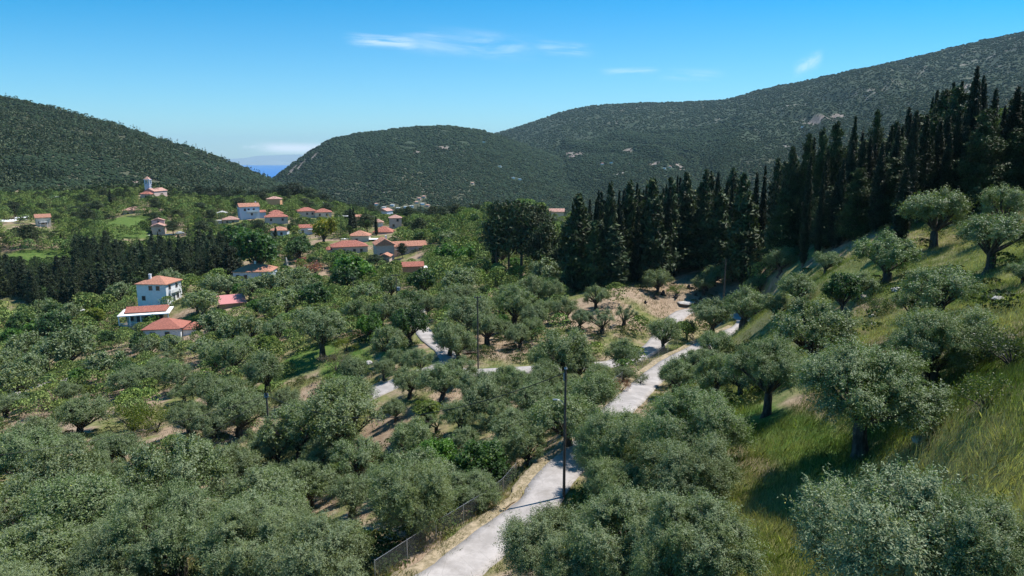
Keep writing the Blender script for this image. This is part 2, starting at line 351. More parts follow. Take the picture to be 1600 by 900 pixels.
soil = t.mix(t.step(n3, .25, .8), t.mix(.45, soil, (.13, .09, .06)), soil)
lushc = t.mix(t.step(n2, .3, .7), (.05, .11, .02), (.13, .17, .045))
c = t.mix(t.step(n1, .44, .60), grass, soil)
c = t.mix(za.outputs[1], c, lushc)
c = t.mix(t.m('MULTIPLY', za.outputs[0], t.step(t.m('ADD', n2, t.m('MULTIPLY', n3, .3)), .42, .58), clamp=True), c, soil)
c = t.mix(t.m('MULTIPLY', za.outputs[0], .6), c, soil)
v1 = t.node('ShaderNodeTexVoronoi', {'Vector': geo, 'Scale': .13, 'Randomness': 1.0}, feature='F1').outputs['Distance']
scr = t.mix(t.step(n4, .35, .65), (.030, .050, .028), (.046, .064, .036))
scr = t.mix(t.step(v1, .3, .9), scr, (.046, .062, .038))
rockc = t.mix(t.step(t.noise(geo, .05, 6, .7), .4, .6), (.20, .17, .13), (.36, .32, .29))
s3 = t.node('ShaderNodeSeparateXYZ', {0: geo}); scr = t.mix(t.m('MULTIPLY', t.m('MULTIPLY', t.step(s3.outputs[1], 1650, 1500), t.step(n2, .4, .6)), .55), scr, (.17, .14, .09))
rk = t.m('MULTIPLY', t.step(n5, .53, .66), t.step(t.noise(geo, .035, 6, .75), .50, .60))
scr = t.mix(t.m('MULTIPLY', rk, .8), scr, rockc)
scr = t.mix(t.m('MULTIPLY', za.outputs[2], t.step(t.noise(geo, .11, 5, .8), .38, .47)), scr, t.mix(t.step(t.noise(geo, .03, 4, .7), .4, .6), (.38, .30, .26), (.24, .18, .16)))
sep2 = t.node('ShaderNodeSeparateXYZ', {0: geo})
c = t.mix(t.step(sep2.outputs[1], 520, 680), c, scr)
hgt = t.m('ADD', t.m('MULTIPLY', n2, .5), t.m('MULTIPLY', n3, .2))
b = t.node('ShaderNodeBsdfPrincipled', {'Base Color': c, 'Roughness': .95, 'Specular IOR Level': .1, 'Normal': bump(t, hgt, .7, .25)})
finish(t, b.outputs[0])
ground = obj('ground', mesh('ground', Hv, TF, mt, True, colr=np.stack([earth, lush * (1 - earth), far], -1).reshape(-1, 3)))
tag(ground, 'dry earth and grass valley floor rising to scrub covered mountains', None, None, 'structure')
# sea and the coast across it
def sheet(name, x0, x1, y0, y1, z, mat, nx=40, ny=60):
    X, Yv = np.meshgrid(np.linspace(x0, x1, nx), np.linspace(y0, y1, ny)); V = np.stack([X, Yv, np.full(X.shape, z)], -1).reshape(-1, 3)
    i = np.arange(nx * ny).reshape(ny, nx); return obj(name, mesh(name, V, np.stack([i[:-1, :-1], i[:-1, 1:], i[1:, 1:], i[1:, :-1]], -1).reshape(-1, 4), mat, True))
ms, t = newmat('sea_water')
geo = t.node('ShaderNodeNewGeometry').outputs['Position']
nz = t.noise(geo, .004, 5, .6); nz2 = t.noise(geo, .08, 4, .6)
b = t.node('ShaderNodeBsdfPrincipled', {'Base Color': t.mix(nz, (.0, .10, .36), (.0, .13, .43)), 'Roughness': .45, 'Specular IOR Level': .25, 'Normal': bump(t, nz2, .3, 1.0)})
finish(t, b.outputs[0])
tag(sheet('sea', -22000, 22000, 2400, 30500, 0, ms), 'deep blue sea beyond the gap between the mountains', None, None, 'structure')
mi, t = newmat('far_coast'); b = t.node('ShaderNodeBsdfPrincipled', {'Base Color': t.mix(t.noise(t.node('ShaderNodeNewGeometry').outputs['Position'], .002, 5, .6), (.14, .20, .24), (.22, .27, .30)), 'Roughness': 1}); finish(t, b.outputs[0])
def coast(name, Y, prof, label, depth):
    p = np.array([(P(px, py, Y)[0], P(px, py, Y)[2]) for px, py in prof]); xs = np.linspace(p[0, 0], p[-1, 0], 200); hs_ = np.interp(xs, p[:, 0], p[:, 1])
    hs_ = hs_ + fbm(xs / 500, xs * 0, 4, 3) * 25 * np.clip(hs_ / 100, 0, 1); rows = []
    for kk in np.linspace(-1, 1, 21): rows.append(np.stack([xs, np.full(200, Y + kk * depth), np.maximum(-2, hs_ * (1 - abs(kk) ** 1.5) + fbm(xs / 700, np.full(200, kk * 3.), 3, 8) * 30 * (1 - abs(kk)))], -1))
    V = np.stack(rows).reshape(-1, 3); i = np.arange(21 * 200).reshape(21, 200)
    tag(obj(name, mesh(name, V, np.stack([i[:-1, :-1], i[:-1, 1:], i[1:, 1:], i[1:, :-1]], -1).reshape(-1, 4), mi, True)), label, None, None, 'structure')
coast('island_hills', 24000, [(370,256),(392,254),(405,253),(420,251),(430,251.3),(445,253.5),(470,255)], 'low blue island on the sea horizon', 1500)
coast('coast_hills', 29500, [(300,252),(365,248),(400,244),(430,242),(470,242),(520,245),(600,250)], 'faint mainland mountains far across the sea', 2500)
# ---------------------------------------------------------------- air
mh, t = newmat('haze_air')
vol = t.node('ShaderNodeVolumePrincipled', {'Color': (.62, .85, 1, 1), 'Density': 3.4e-5, 'Anisotropy': .0})
o_ = t.node('ShaderNodeOutputMaterial'); t.l.new(vol.outputs[0], o_.inputs['Volume'])
def box(x0, x1, y0, y1, z0, z1):
    V = np.array([(x, y, z) for z in (z0, z1) for y in (y0, y1) for x in (x0, x1)], float)
    return V, [(0, 2, 3, 1), (4, 5, 7, 6), (0, 1, 5, 4), (2, 6, 7, 3), (0, 4, 6, 2), (1, 3, 7, 5)]
V, F_ = box(-23000, 23000, -400, 32500, -95, 1150)
hz = obj('haze', mesh('haze', V, F_, mh)); tag(hz, 'thin blue summer haze filling the valley air', None, None, 'stuff')

# ---------------------------------------------------------------- roads
mr, t = newmat('worn_concrete_road')
geo = t.node('ShaderNodeNewGeometry').outputs['Position']
a_ = t.noise(geo, .5, 6, .7); b_ = t.noise(geo, 9, 4, .7); v_ = t.node('ShaderNodeTexVoronoi', {'Vector': geo, 'Scale': .45}, feature='DISTANCE_TO_EDGE').outputs['Distance']
cc = t.mix(t.step(a_, .35, .65), (.30, .27, .25), (.43, .39, .365)); cc = t.mix(t.m('MULTIPLY', t.step(b_, .5, .75), .35), cc, (.26, .24, .22))
cc = t.mix(t.m('MULTIPLY', t.step(t.m('MULTIPLY_ADD', b_, .02, v_), .03, .01), .22), cc, (.14, .13, .11))
v3 = t.node('ShaderNodeTexVoronoi', {'Vector': geo, 'Scale': 3.2}, feature='F1').outputs['Distance']
cc = t.mix(t.m('MULTIPLY', t.m('MULTIPLY', t.step(v3, .16, .08), t.step(t.noise(geo, 1.3, 3, .6), .45, .6)), .6), cc, (.16, .13, .09))
cc = t.mix(t.m('MULTIPLY', t.step(t.noise(geo, .22, 5, .75), .55, .62), .4), cc, (.24, .21, .18))
b = t.node('ShaderNodeBsdfPrincipled', {'Base Color': cc, 'Roughness': .9, 'Normal': bump(t, b_, .4, .03)}); finish(t, b.outputs[0])
def ribbon(name, L, half, z_off, mat, label, wob=.18):
    T = np.gradient(L[:, :2], axis=0); T /= np.linalg.norm(T, axis=1)[:, None] + 1e-9; N = np.stack([-T[:, 1], T[:, 0]], -1)
    V = []; cols = [-1.0, -.6, -.2, .2, .6, 1.0]
    for c_ in cols:
        wv = half * c_ + (fbm(np.arange(len(L)) * .35, np.full(len(L), c_ * 9), 3, 4) * wob if abs(c_) == 1 else 0)
        V.append(np.concatenate([L[:, :2] + N * np.asarray(wv).reshape(-1, 1), (L[:, 2] + z_off - .02 * abs(c_))[:, None]], 1))
    V.insert(0, V[0] + [0, 0, -.5]); V.append(V[-1] + [0, 0, -.5])
    V = np.stack(V, 1); m_, k_ = V.shape[:2]; i = np.arange(m_ * k_).reshape(m_, k_)
    o = obj(name, mesh(name, V.reshape(-1, 3), np.stack([i[:-1, :-1], i[:-1, 1:], i[1:, 1:], i[1:, :-1]], -1).reshape(-1, 4), mat, False))
    tag(o, label, None, None, 'structure'); return o
ribbon('road', RL['lane'], 1.62, .03, mr, 'pale concrete lane winding through the olive grove')
ribbon('road', RL['spur'], 1.6, .045, mr, 'pale concrete lane branching off among the olive trees')
def drape(pl, nper=10):
    s = spline(pl, nper); s[:, 2] = height(s[:, 0], s[:, 1]); return s
ribbon('path', drape([hit(*q) for q in [(-60,650),(0,632),(18,622),(50,606),(110,592),(128,577),(150,566)]]), 1.3, .12, mr, 'narrow pale track crossing the dry field')
msl, t = newmat('sandy_verge')
geo = t.node('ShaderNodeNewGeometry').outputs['Position']; a_ = t.noise(geo, 2.2, 6, .75)
b = t.node('ShaderNodeBsdfPrincipled', {'Base Color': t.mix(t.step(a_, .35, .65), (.20, .16, .09), (.42, .33, .22)), 'Roughness': 1, 'Normal': bump(t, a_, .8, .15)}); finish(t, b.outputs[0])
Lm = RL['lane'][:130]; T = np.gradient(Lm[:, :2], axis=0); T /= np.linalg.norm(T, axis=1)[:, None]; N = np.stack([-T[:, 1], T[:, 0]], -1)
Lv = np.concatenate([Lm[:, :2] + N * 2.15, Lm[:, 2:] ], 1); ribbon('road_verge', Lv, .52, .0, msl, 'sandy dry verge between the lane and the wire fence', .35)
#@@PART2
# ---------------------------------------------------------------- foliage and wood builders
def nrm(v): return v / (np.linalg.norm(v, axis=-1, keepdims=True) + 1e-9)
def leaves(pos, axis, L, Wd, rng, tint=None, nor=None):
    n = len(pos); axis = nrm(axis)
    if nor is None: side = nrm(np.cross(axis, rng.normal(size=(n, 3))))
    else: nor = nrm(nor); axis = nrm(axis - nor * (axis * nor).sum(-1, keepdims=True)); side = np.cross(nor, axis)
    L = np.asarray(L).reshape(-1, 1) * rng.uniform(.7, 1.25, (n, 1)); Wd = np.asarray(Wd).reshape(-1, 1) * rng.uniform(.75, 1.2, (n, 1))
    V = np.stack([pos - axis * L * .5, pos + side * Wd * .5 + axis * L * .05, pos + axis * L * .5, pos - side * Wd * .5 + axis * L * .05], 1).reshape(-1, 3)
    F = np.arange(4 * n).reshape(n, 4)
    return V, F, (rng.random(n) if tint is None else tint)
def tube(pts, rad, sides=7, rng=None, gnarl=0.0):
    pts = np.array(pts, float); T = nrm(np.gradient(pts, axis=0)); ref = np.array([.3, .9, .2]); A_ = nrm(np.cross(T, ref)); B_ = np.cross(T, A_)
    an = np.linspace(0, 2 * np.pi, sides, endpoint=False); V = []
    for i in range(len(pts)):
        rr = rad[i] * (1 + (gnarl * np.sin(an * 3 + i * .8) if gnarl else 0)); rr = np.broadcast_to(rr, an.shape)
        V.append(pts[i] + (np.cos(an) * rr)[:, None] * A_[i] + (np.sin(an) * rr)[:, None] * B_[i])
    V = np.vstack(V); m_ = len(pts); i = np.arange(m_ * sides).reshape(m_, sides); j = np.roll(i, -1, 1)
    return V, np.stack([i[:-1], j[:-1], j[1:], i[1:]], -1).reshape(-1, 4)
def join(parts):
    Vs, Fs, o = [], [], 0
    for V, F in parts: Vs.append(V); Fs.append(np.asarray(F) + o); o += len(V)
    return np.vstack(Vs), np.vstack(Fs)
def bez(a, b, c, n_=6):
    t = np.linspace(0, 1, n_)[:, None]; return (1 - t) ** 2 * np.array(a) + 2 * t * (1 - t) * np.array(b) + t * t * np.array(c)
def make_olive(seed, nleaf, L, Wd, lobes=15, leafm=None, cz=2.75, rx=1.85, rzv=1.2, rad=(.85, 1.35), twigs=70, lean=.4, single=False, th=.95, open_=0.0):
    """crown about 6 m wide, base at the origin"""
    rng = np.random.default_rng(seed); C_ = []; Rd = []
    lx = rng.uniform(-lean, lean, 2)
    for i in range(lobes):
        ph = i * 2.39996 + rng.uniform(-.3, .3); u = 1 - 1.55 * (i + .5) / lobes; u = np.clip(u + rng.uniform(-.12, .12), -.6, 1); s = math.sqrt(1 - u * u)
        k_ = rng.uniform(.75, 1.15); C_.append([s * math.cos(ph) * rx * k_ + lx[0], s * math.sin(ph) * rx * k_ + lx[1], cz + u * rzv * k_ + (.1 if u < 0 else 0)]); Rd.append(rng.uniform(*rad))
    C_.append([lx[0], lx[1], cz]); Rd.append(1.25); C_ = np.array(C_); Rd = np.array(Rd)
    nl = len(C_); ctr = np.array([lx[0], lx[1], cz - .3])
    tw = nrm(rng.normal(size=(nl, twigs, 3)) + nrm(C_ - ctr)[:, None] * .75 + [0, 0, .25]); tl = Rd[:, None] * rng.uniform(.55, 1.12, (nl, twigs)) * (1 + .25 * (rng.random((nl, twigs)) > .93))
    li = rng.choice(nl, nleaf, p=Rd ** 2 / (Rd ** 2).sum()); ti = rng.integers(0, twigs, nleaf); tt = rng.random(nleaf) ** .6
    d = tw[li, ti]; pos = C_[li] + d * (tl[li, ti] * tt)[:, None] + rng.normal(size=(nleaf, 3)) * (.035 + L * .28)
    pos[:, 2] -= .12 * tt ** 2; ax = d * .8 + rng.normal(size=(nleaf, 3)) * .75
    tint = np.clip(.5 + (rng.random((nl, twigs)) - .5)[li, ti] * .6 + (rng.random(nl) - .5)[li] * .3 + rng.normal(size=nleaf) * .14, 0, 1)
    V, F, _ = leaves(pos, ax, L, Wd, rng, None, d * .8 + rng.normal(size=(nleaf, 3)) * .62 + [0, 0, .35])
    cr = mesh('crown', V, F, leafm or M_OL, False, tint)
    # trunk and limbs
    fork = np.array([rng.uniform(-.15, .15), rng.uniform(-.15, .15), th]); parts = []
    parts.append(tube(bez((0, 0, -.5), (rng.uniform(-.3, .3), rng.uniform(-.3, .3), .5), fork, 7), [.55, .43, .34, .29, .27, .26, .2], 10, gnarl=.16))
    if not single:
        f2 = fork + [rng.uniform(.2, .4), rng.uniform(-.3, .3), .1]; parts.append(tube(bez((.18, .05, -.5), (.35, 0, .4), f2, 6), [.4, .32, .26, .2, .17, .13], 8, gnarl=.2))
    for i in range(nl):
        s_ = fork + rng.normal(size=3) * .05; e_ = C_[i] + (C_[i] - ctr) * .15; m_ = (s_ + e_) / 2 + [0, 0, .15] + rng.normal(size=3) * .18
        parts.append(tube(bez(s_, m_, e_, 6), np.linspace(.13, .03, 6), 5))
        if L < .3:
            for k_ in range(3):
                e2 = C_[i] + tw[i, k_] * tl[i, k_] * .8; parts.append(tube(bez(e_ * .4 + s_ * .6, C_[i], e2, 4), [.045, .035, .02, .008], 4))
    V, F = join(parts); return cr, mesh('trunk', V, F, M_BARK, True)
def make_conifer(seed, nleaf, L, Wd, Ht=14.0, Rm=2.4, narrow=False, pine=False, low=.04):
    rng = np.random.default_rng(seed)
    nb = 520 if narrow else (90 if pine else 230)
    h = low + (1 - low) * (np.arange(nb) + rng.random(nb)) / nb
    if pine: h = .35 + .65 * h
    if narrow: prof = np.minimum(1, (1 - h) * 1.9 + .03) ** .8 * np.minimum(1, .55 + h * 3) 
    elif pine: prof = np.sqrt(np.maximum(0, 1 - ((h - .55) / .46) ** 2)) * .95 + .1
    else: prof = (1 - h) ** .62 * np.minimum(1, .6 + h * 2.4) + .05
    bump_ = 1 + (0.0 if narrow else .30) * np.sin(h * 23 + rng.uniform(0, 6)) * rng.random(nb)
    Rb = Rm * prof * bump_ * rng.uniform(.6, 1.18, nb); ph = rng.uniform(0, 2 * np.pi, nb)
    up = (1.6 if narrow else (.25 if pine else .75)) * rng.uniform(.6, 1.3, nb)
    st = np.stack([np.zeros(nb), np.zeros(nb), h * Ht - (Rb * up * .6)], -1)
    dirb = np.stack([np.cos(ph), np.sin(ph), up], -1); end = st + dirb * Rb[:, None]; end[:, 2] = np.minimum(end[:, 2], Ht * (1 if not narrow else 1.0) + rng.uniform(-.3, .2, nb)); st[:, 2] = np.maximum(st[:, 2], .2)
    bi = rng.choice(nb, nleaf, p=(Rb + .15) / (Rb + .15).sum()); tt = rng.random(nleaf) ** .55
    spread = (.10 + .22 * Rb[bi] * (1 - tt * .55)) * (.6 if narrow else 1) * (1.5 if pine else 1)
    pos = st[bi] * (1 - tt[:, None]) + end[bi] * tt[:, None] + rng.normal(size=(nleaf, 3)) * spread[:, None] * [1, 1, .55]
    ax = nrm(dirb)[bi] * (1.2 if narrow else .8) + rng.normal(size=(nleaf, 3)) * .55 + [0, 0, .5]
    tint = np.clip(.45 + (rng.random(nb) - .5)[bi] * .6 + rng.normal(size=nleaf) * .12, 0, .95)
    rad_ = np.stack([pos[:, 0], pos[:, 1], np.zeros(nleaf)], -1); V, F, _ = leaves(pos, ax, L, Wd, rng, None, nrm(rad_) * .7 + rng.normal(size=(nleaf, 3)) * .6 + [0, 0, .5]); cr = mesh('crown', V, F, M_CO, False, tint)
    parts = [tube([(0, 0, -.8), (0.02, 0, Ht * .3), (0, .03, Ht * .6), (0, 0, Ht * .96)], [.26, .2, .13, .03], 7)]
    for i in range(0, nb, 6 if nb > 100 else 2): parts.append(tube(np.stack([st[i], (st[i] + end[i]) / 2, end[i] * .9 + st[i] * .1]), [.06, .04, .015], 4))
    V, F = join(parts); return cr, mesh('trunk', V, F, M_BARKC, True)
def make_shrub(seed, nleaf, L, Wd, m_=None):
    rng = np.random.default_rng(seed); nl = 9; C_ = rng.normal(size=(nl, 3)) * [.55, .55, .22] + [0, 0, .75]; tw = nrm(rng.normal(size=(nl, 40, 3)) + [0, 0, .5])
    li = rng.integers(0, nl, nleaf); ti = rng.integers(0, 40, nleaf); tt = rng.random(nleaf) ** .6; d = tw[li, ti]
    pos = C_[li] + d * (tt * rng.uniform(.45, .75, nl)[li])[:, None] + rng.normal(size=(nleaf, 3)) * .05; pos[:, 2] = np.abs(pos[:, 2]) + .02
    V, F, ti_ = leaves(pos, d + rng.normal(size=(nleaf, 3)) * .7, L, Wd, rng)
    parts = [tube(bez((0, 0, -.2), (0, 0, .3), C_[i], 4), [.05, .04, .03, .01], 4) for i in range(nl)]
    V2, F2 = join(parts); return mesh('leaves', V, F, m_ or M_BR, False, ti_), mesh('stem', V2, F2, M_BARK, True)
OL = {'hi': [make_olive(10 + i, 100000, .10, .032, lobes=16 + 2 * i, twigs=110) for i in range(4)],
      'mid': [make_olive(20 + i, 21000, .17, .06, lobes=12 + i * 2, twigs=70) for i in range(6)],
      'low': [make_olive(30 + i, 4200, .34, .16, lobes=11 + i, twigs=36) for i in range(5)]}
OT = {'hi': [make_olive(61 + i, 100000, .10, .032, lobes=17, twigs=100, cz=3.65, rzv=1.05, th=1.75, single=bool(i), lean=.3) for i in range(2)], 'mid': [make_olive(64 + i, 21000, .17, .06, lobes=14, cz=3.55, rzv=1.05, th=1.6, single=bool(i)) for i in range(2)]}
OT['low'] = OT['mid']
OP = {'mid': [make_olive(45 + i, 9000, .17, .06, lobes=9, rad=(.6, 1.0), twigs=50, rx=2.1) for i in range(2)], 'hi': [make_olive(47, 40000, .09, .028, lobes=10, rad=(.6, 1.0), twigs=60, rx=2.1)]}
OP['low'] = OP['mid']
BR = {'hi': [make_olive(50, 30000, .17, .12, lobes=16, leafm=M_BR, cz=3.2, rx=1.7, rzv=1.4, twigs=90, single=True)],
      'mid': [make_olive(51 + i, 13000, .22, .15, lobes=14, leafm=M_BR, cz=3.2, rx=1.7, rzv=1.4, twigs=60, single=True) for i in range(2)],
      'low': [make_olive(54 + i, 3600, .40, .26, lobes=13, leafm=M_BR, cz=3.2, rx=1.7, rzv=1.4, twigs=30, single=True) for i in range(3)]}
CN = {'mid': [make_conifer(60 + i, 13000, .42, .15, 14, 2.5 + .25 * (i % 3)) for i in range(6)], 'low': [make_conifer(70 + i, 3600, .8, .28, 14, 2.4) for i in range(4)]}
NW = {'mid': [make_conifer(80 + i, 12000, .36, .11, 14, .85 + .1 * i, narrow=True) for i in range(3)], 'low': [make_conifer(84 + i, 3000, .7, .22, 14, .9, narrow=True) for i in range(3)]}
PN = {'mid': [make_conifer(90 + i, 11000, .40, .10, 11, 3.4, pine=True) for i in range(3)], 'low': [make_conifer(94 + i, 3200, .8, .25, 11, 3.4, pine=True) for i in range(3)]}
SH = {'mid': [make_shrub(100 + i, 3000, .10, .045) for i in range(3)], 'low': [make_shrub(104 + i, 900, .2, .1) for i in range(3)]}
for d_ in (CN, NW, PN, SH): d_['hi'] = d_['mid']
KIND = {  # library, crown width at scale 1, object name, category, default colour, words
 'olive': (OL, 5.6, 'olive_tree', 'olive tree', (.172, .228, .066)), 'tall': (OT, 5.6, 'olive_tree', 'olive tree', (.172, .228, .066)), 'pale': (OP, 5.6, 'olive_tree', 'olive tree', (.21, .25, .13)),
 'broad': (BR, 5.4, 'broadleaf_tree', 'tree', (.055, .115, .025)), 'conifer': (CN, 5.2, 'conifer_tree', 'conifer', (.052, .074, .028)),
 'spire': (NW, 2.0, 'cypress_tree', 'cypress', (.026, .038, .018)), 'pine': (PN, 6.6, 'pine_tree', 'pine', (.045, .062, .024)), 'shrub': (SH, 2.4, 'shrub', 'shrub', (.07, .12, .03))}
HT = {'olive': 5.4, 'tall': 6.1, 'pale': 5.2, 'broad': 5.8, 'conifer': 14, 'spire': 14, 'pine': 11, 'shrub': 1.6}
TREES = []     # dicts: kind, x, y, z, s (scale), sz, col, label
rg = np.random.default_rng(7)
def shade(c, a=.14):
    k_ = rg.uniform(1 - a, 1 + a); return (c[0] * k_ * rg.uniform(.92, 1.08), c[1] * k_, c[2] * k_ * rg.uniform(.85, 1.15))
def addtree(kind, x, y, s, sz=None, colr=None, label=None, rot=None, z=None, lod=None, group=None, hand=False):
    TREES.append(dict(kind=kind, x=x, y=y, z=float(height(x, y)) if z is None else z, s=s, sz=sz or s, col=colr or shade(KIND[kind][4]), label=label, rot=rg.uniform(0, 6.28) if rot is None else rot, lod=lod, group=group, hand=hand))
def crown_at(kind, cx, cy_, wpx, colr=None, label=None, hk=1.0, Y=None, **kw):
    """a tree whose crown is seen centred at this pixel with this width"""
    W0 = KIND[kind][1]; lift = .60 * (HT[kind] / W0) * hk * wpx / FPX
    if Y: x, y, _ = P(cx, cy_, Y); 
    else: x, y, _ = hit(cx, cy_, 12, 700, lift)
    d = proj(x, y, CAMZ - 20)[2]; s = wpx * d / FPX / W0
    addtree(kind, x, y, s, s * hk * rg.uniform(.93, 1.06), colr, label, hand=True, **kw)
OLV = """50,673,95 40,705,110 123,640,80 293,647,64 187,690,72 373,637,88 467,655,132 267,735,152 83,735,135 133,778,150 30,790,130 367,722,92
400,768,130 483,750,92 270,822,185 375,835,165 500,855,185 40,868,150 170,875,160 557,706,88 643,680,80 550,765,84 540,640,128 720,640,74 765,618,88 806,662,80
885,640,112 935,668,110 960,690,150 1080,655,165 1065,735,150 960,755,110 860,835,165 980,820,185 1100,835,180 905,890,150 1050,890,170 1160,575,90 1560,865,190
557,483,55 390,445,46 355,443,42 465,430,50 428,437,52 570,455,52 610,443,46 615,478,66 668,472,40 700,470,50 703,522,66 607,525,76 615,556,42 427,548,38 390,507,56 362,515,50 432,510,52
365,547,70 415,572,80 555,573,60 640,592,60 690,590,70 720,570,58 850,578,58 905,562,66 800,592,58 935,578,50 548,607,98 365,612,82 325,600,70 712,457,48 777,432,32 797,441,30 835,446,60 865,452,46 887,436,30 772,463,32 830,486,60
885,478,46 932,458,46 962,457,34 1027,433,48 1038,511,68 762,506,60 715,530,60 880,541,96 850,557,60 975,546,64 745,600,70 925,607,84 82,498,50 40,496,42 140,474,38 167,471,30 187,484,30
100,538,84 70,551,52 15,556,46 50,572,60 175,562,62 232,538,46 267,539,46 320,539,50 375,536,50 75,600,40 103,609,48 205,588,62 238,583,52 280,583,56 307,466,42 335,439,46 300,446,38
1100,437,42 1183,440,44 1190,425,36 655,560,50 330,660,60 500,700,70 430,690,80 150,720,60 830,620,76 795,585,60"""
for q in OLV.split(): crown_at('olive', *map(float, q.split(',')), shade((.172, .228, .066), .22))
for cx, cy_, w_, lb in [(500,505,98,'wide olive tree with a forked trunk and a dark shadow on bare grass'),
    (152,572,42,'small olive tree with a thin trunk in the mown grass by the track'),(650,748,120,'leaning olive tree with bare trunk just inside the wire fence'),
    (1212,470,58,'low grey olive tree on the bank above the hairpin'),(1292,404,46,'small olive tree tucked under the front conifers'),(1228,388,50,'olive tree standing against the conifer shade'),(1150,402,46,'pale olive tree at the dark mouth of the wood'),(1118,424,44,'round olive tree just uphill from the charred stumps'),(1345,440,56,'grey olive tree on the bank above the dark round bush'),(1425,470,60,'olive tree wedged between the slope olives and the track'),(1200,580,128,'olive tree with a dark leaning trunk on the grassy slope'),(1357,605,208,'large olive tree with thick dark trunk standing alone in tall grass'),
    (1430,852,330,'silvery olive tree closest to the viewer, its trunk out of sight'),(1272,508,140,'dense round olive tree on the slope behind the leaning one'),
    (1470,443,112,'broad olive tree on the upper grassy slope beside the earth track'),(1462,525,160,'wide olive tree between the large lone olive and the earth track'),
    (1387,388,104,'olive tree with pale crown at the edge of the conifer wood'),(1465,326,104,'olive tree with two dark trunks below the tall spire cypress'),
    (1552,362,108,'umbrella shaped olive tree on the bright upper slope'),(1600,420,50,'olive tree cut by the picture edge on the upper slope'),(1570,318,90,'pale olive tree behind the umbrella shaped olive'),
    (1115,488,75,'dark olive tree with arched trunk beside the road bend'),(1165,470,82,'pale olive tree leaning over the road bend'),(1250,445,66,'round grey olive tree above the road bend'),
    (1220,402,54,'olive tree pressed against the dark conifers above the lane'),(1175,395,46,'pale olive tree among the dark conifers'),(1172,330,40,'silvery tree growing up through the conifer wood'),
    (1240,345,34,'pale tree in the middle of the conifer wood'),(1330,355,40,'grey olive tree at the lower rim of the conifer wood')]:
    crown_at('tall' if any(k_ in lb for k_ in ('forked trunk', 'thin trunk in', 'bare trunk', 'leaning trunk', 'lone', 'thick dark trunk', 'two dark trunks', 'umbrella', 'arched trunk')) and 'between' not in lb else 'olive', cx, cy_, w_, (.24, .29, .15) if 'silvery olive tree closest' in lb else None, lb, .92)
for cx, cy_, w_, lb in [(942,492,56,'thin pale olive tree on the dry terrace'),(975,487,44,'sparse olive tree with bare limbs on the dry terrace'),(1105,436,34,'stunted pale olive tree beside the charred stumps')]:
    crown_at('pale', cx, cy_, w_, None, lb)
GR = (.075, .16, .025); YG = (.17, .20, .02); DG = (.05, .095, .028)
for cx, cy_, w_, c_, lb in [(745,722,104,(.05,.105,.022),'glossy green fig tree with round crown beside the wire fence'),(19,523,40,GR,'bright green fruit tree at the edge of the dry field'),(50,514,38,GR,'bright green fruit tree with dark trunk in the dry field'),
    (150,492,34,YG,'yellow green fruit tree near the white veranda house'),(142,506,20,GR,'tiny fruit tree in the dry garden'),(172,526,30,DG,'small dark fruit tree on the dry bank'),(490,458,50,DG,'dark green broadleaf tree below the pink house'),(552,416,60,GR,'bright green tree in front of the long pink house'),
    (535,432,46,DG,'deep green tree before the oleanders'),(660,438,50,DG,'deep green tree by the transformer pole'),(636,465,40,DG,'green walnut tree among the grey olives'),(640,502,62,DG,'leafy green tree overhanging the lane junction'),(577,508,46,GR,'fresh green tree beside the wide forked olive'),
    (400,382,84,(.05,.11,.025),'big leafy green tree in front of the village'),(370,372,50,(.055,.12,.025),'leafy green tree at the foot of the village'),(505,356,42,(.20,.20,.02),'golden green tree among the village roofs'),
    (700,392,40,GR,'bright green tree at the foot of the pine clump'),(725,397,36,GR,'fresh green bush like tree by the pines'),(755,455,24,DG,'poplar shaped green tree among the olives'),(250,487,22,GR,'green tree at the corner of the veranda house'),
    (1320,452,62,DG,'dark round bush like tree beside the earth track'),(805,423,26,YG,'yellow green tree in the olive terraces'),(1040,385,40,DG,'small green tree in front of the dark conifers'),(235,500,26,GR,'green garden tree under the white veranda')]:
    crown_at('broad', cx, cy_, w_, c_, lb)
for cx, cy_, w_, c_, lb in [(205,650,66,(.11,.14,.02),'yellow green shrub in the lower olive grove'),(243,655,56,(.12,.15,.02),'lime green shrub beside the yellow green one'),(540,535,36,(.16,.19,.02),'lime coloured shrub next to the wide forked olive'),(525,563,44,(.13,.11,.08),'greyish half dry shrub in the garden plot'),
    (592,722,50,(.16,.10,.02),'rusty golden shrub among the olives'),(665,692,60,(.07,.09,.02),'dull green shrub behind the fig tree'),(970,602,30,(.20,.09,.05),'reddish dry shrub against the roadside fence'),(470,408,20,(.38,.13,.14),'pink flowering oleander beside the bleached trunk'),
    (493,416,32,(.33,.16,.15),'faded pink oleander hedge bush'),(108,565,26,(.30,.33,.25),'pale spiky agave by the track'),(1060,450,24,(.10,.16,.03),'bright green bush on the cleared ground'),(165,478,30,GR,'light green shrub on the field edge'),
    (1265,335,30,(.06,.09,.03),'green bush under the conifers'),(1585,545,80,(.055,.075,.03),'dark broad bush in the tall grass by the picture edge'),(1545,610,90,(.10,.13,.035),'low green bush in the tall grass'),(1460,655,60,(.03,.04,.02),'dark dead looking bush beside the lone olive'),
    (1400,620,40,(.06,.08,.03),'small dark bush behind the lone olive'),(935,595,30,(.06,.1,.03),'green shrub on the lower side of the fence'),(1000,590,30,(.08,.12,.04),'grey green shrub growing through the fence'),(1375,475,40,(.06,.09,.03),'grassy bush on the earth track'),(275,640,30,(.1,.14,.02),'bright small shrub under the grey olives')]:
    crown_at('shrub', cx, cy_, w_, c_, lb)
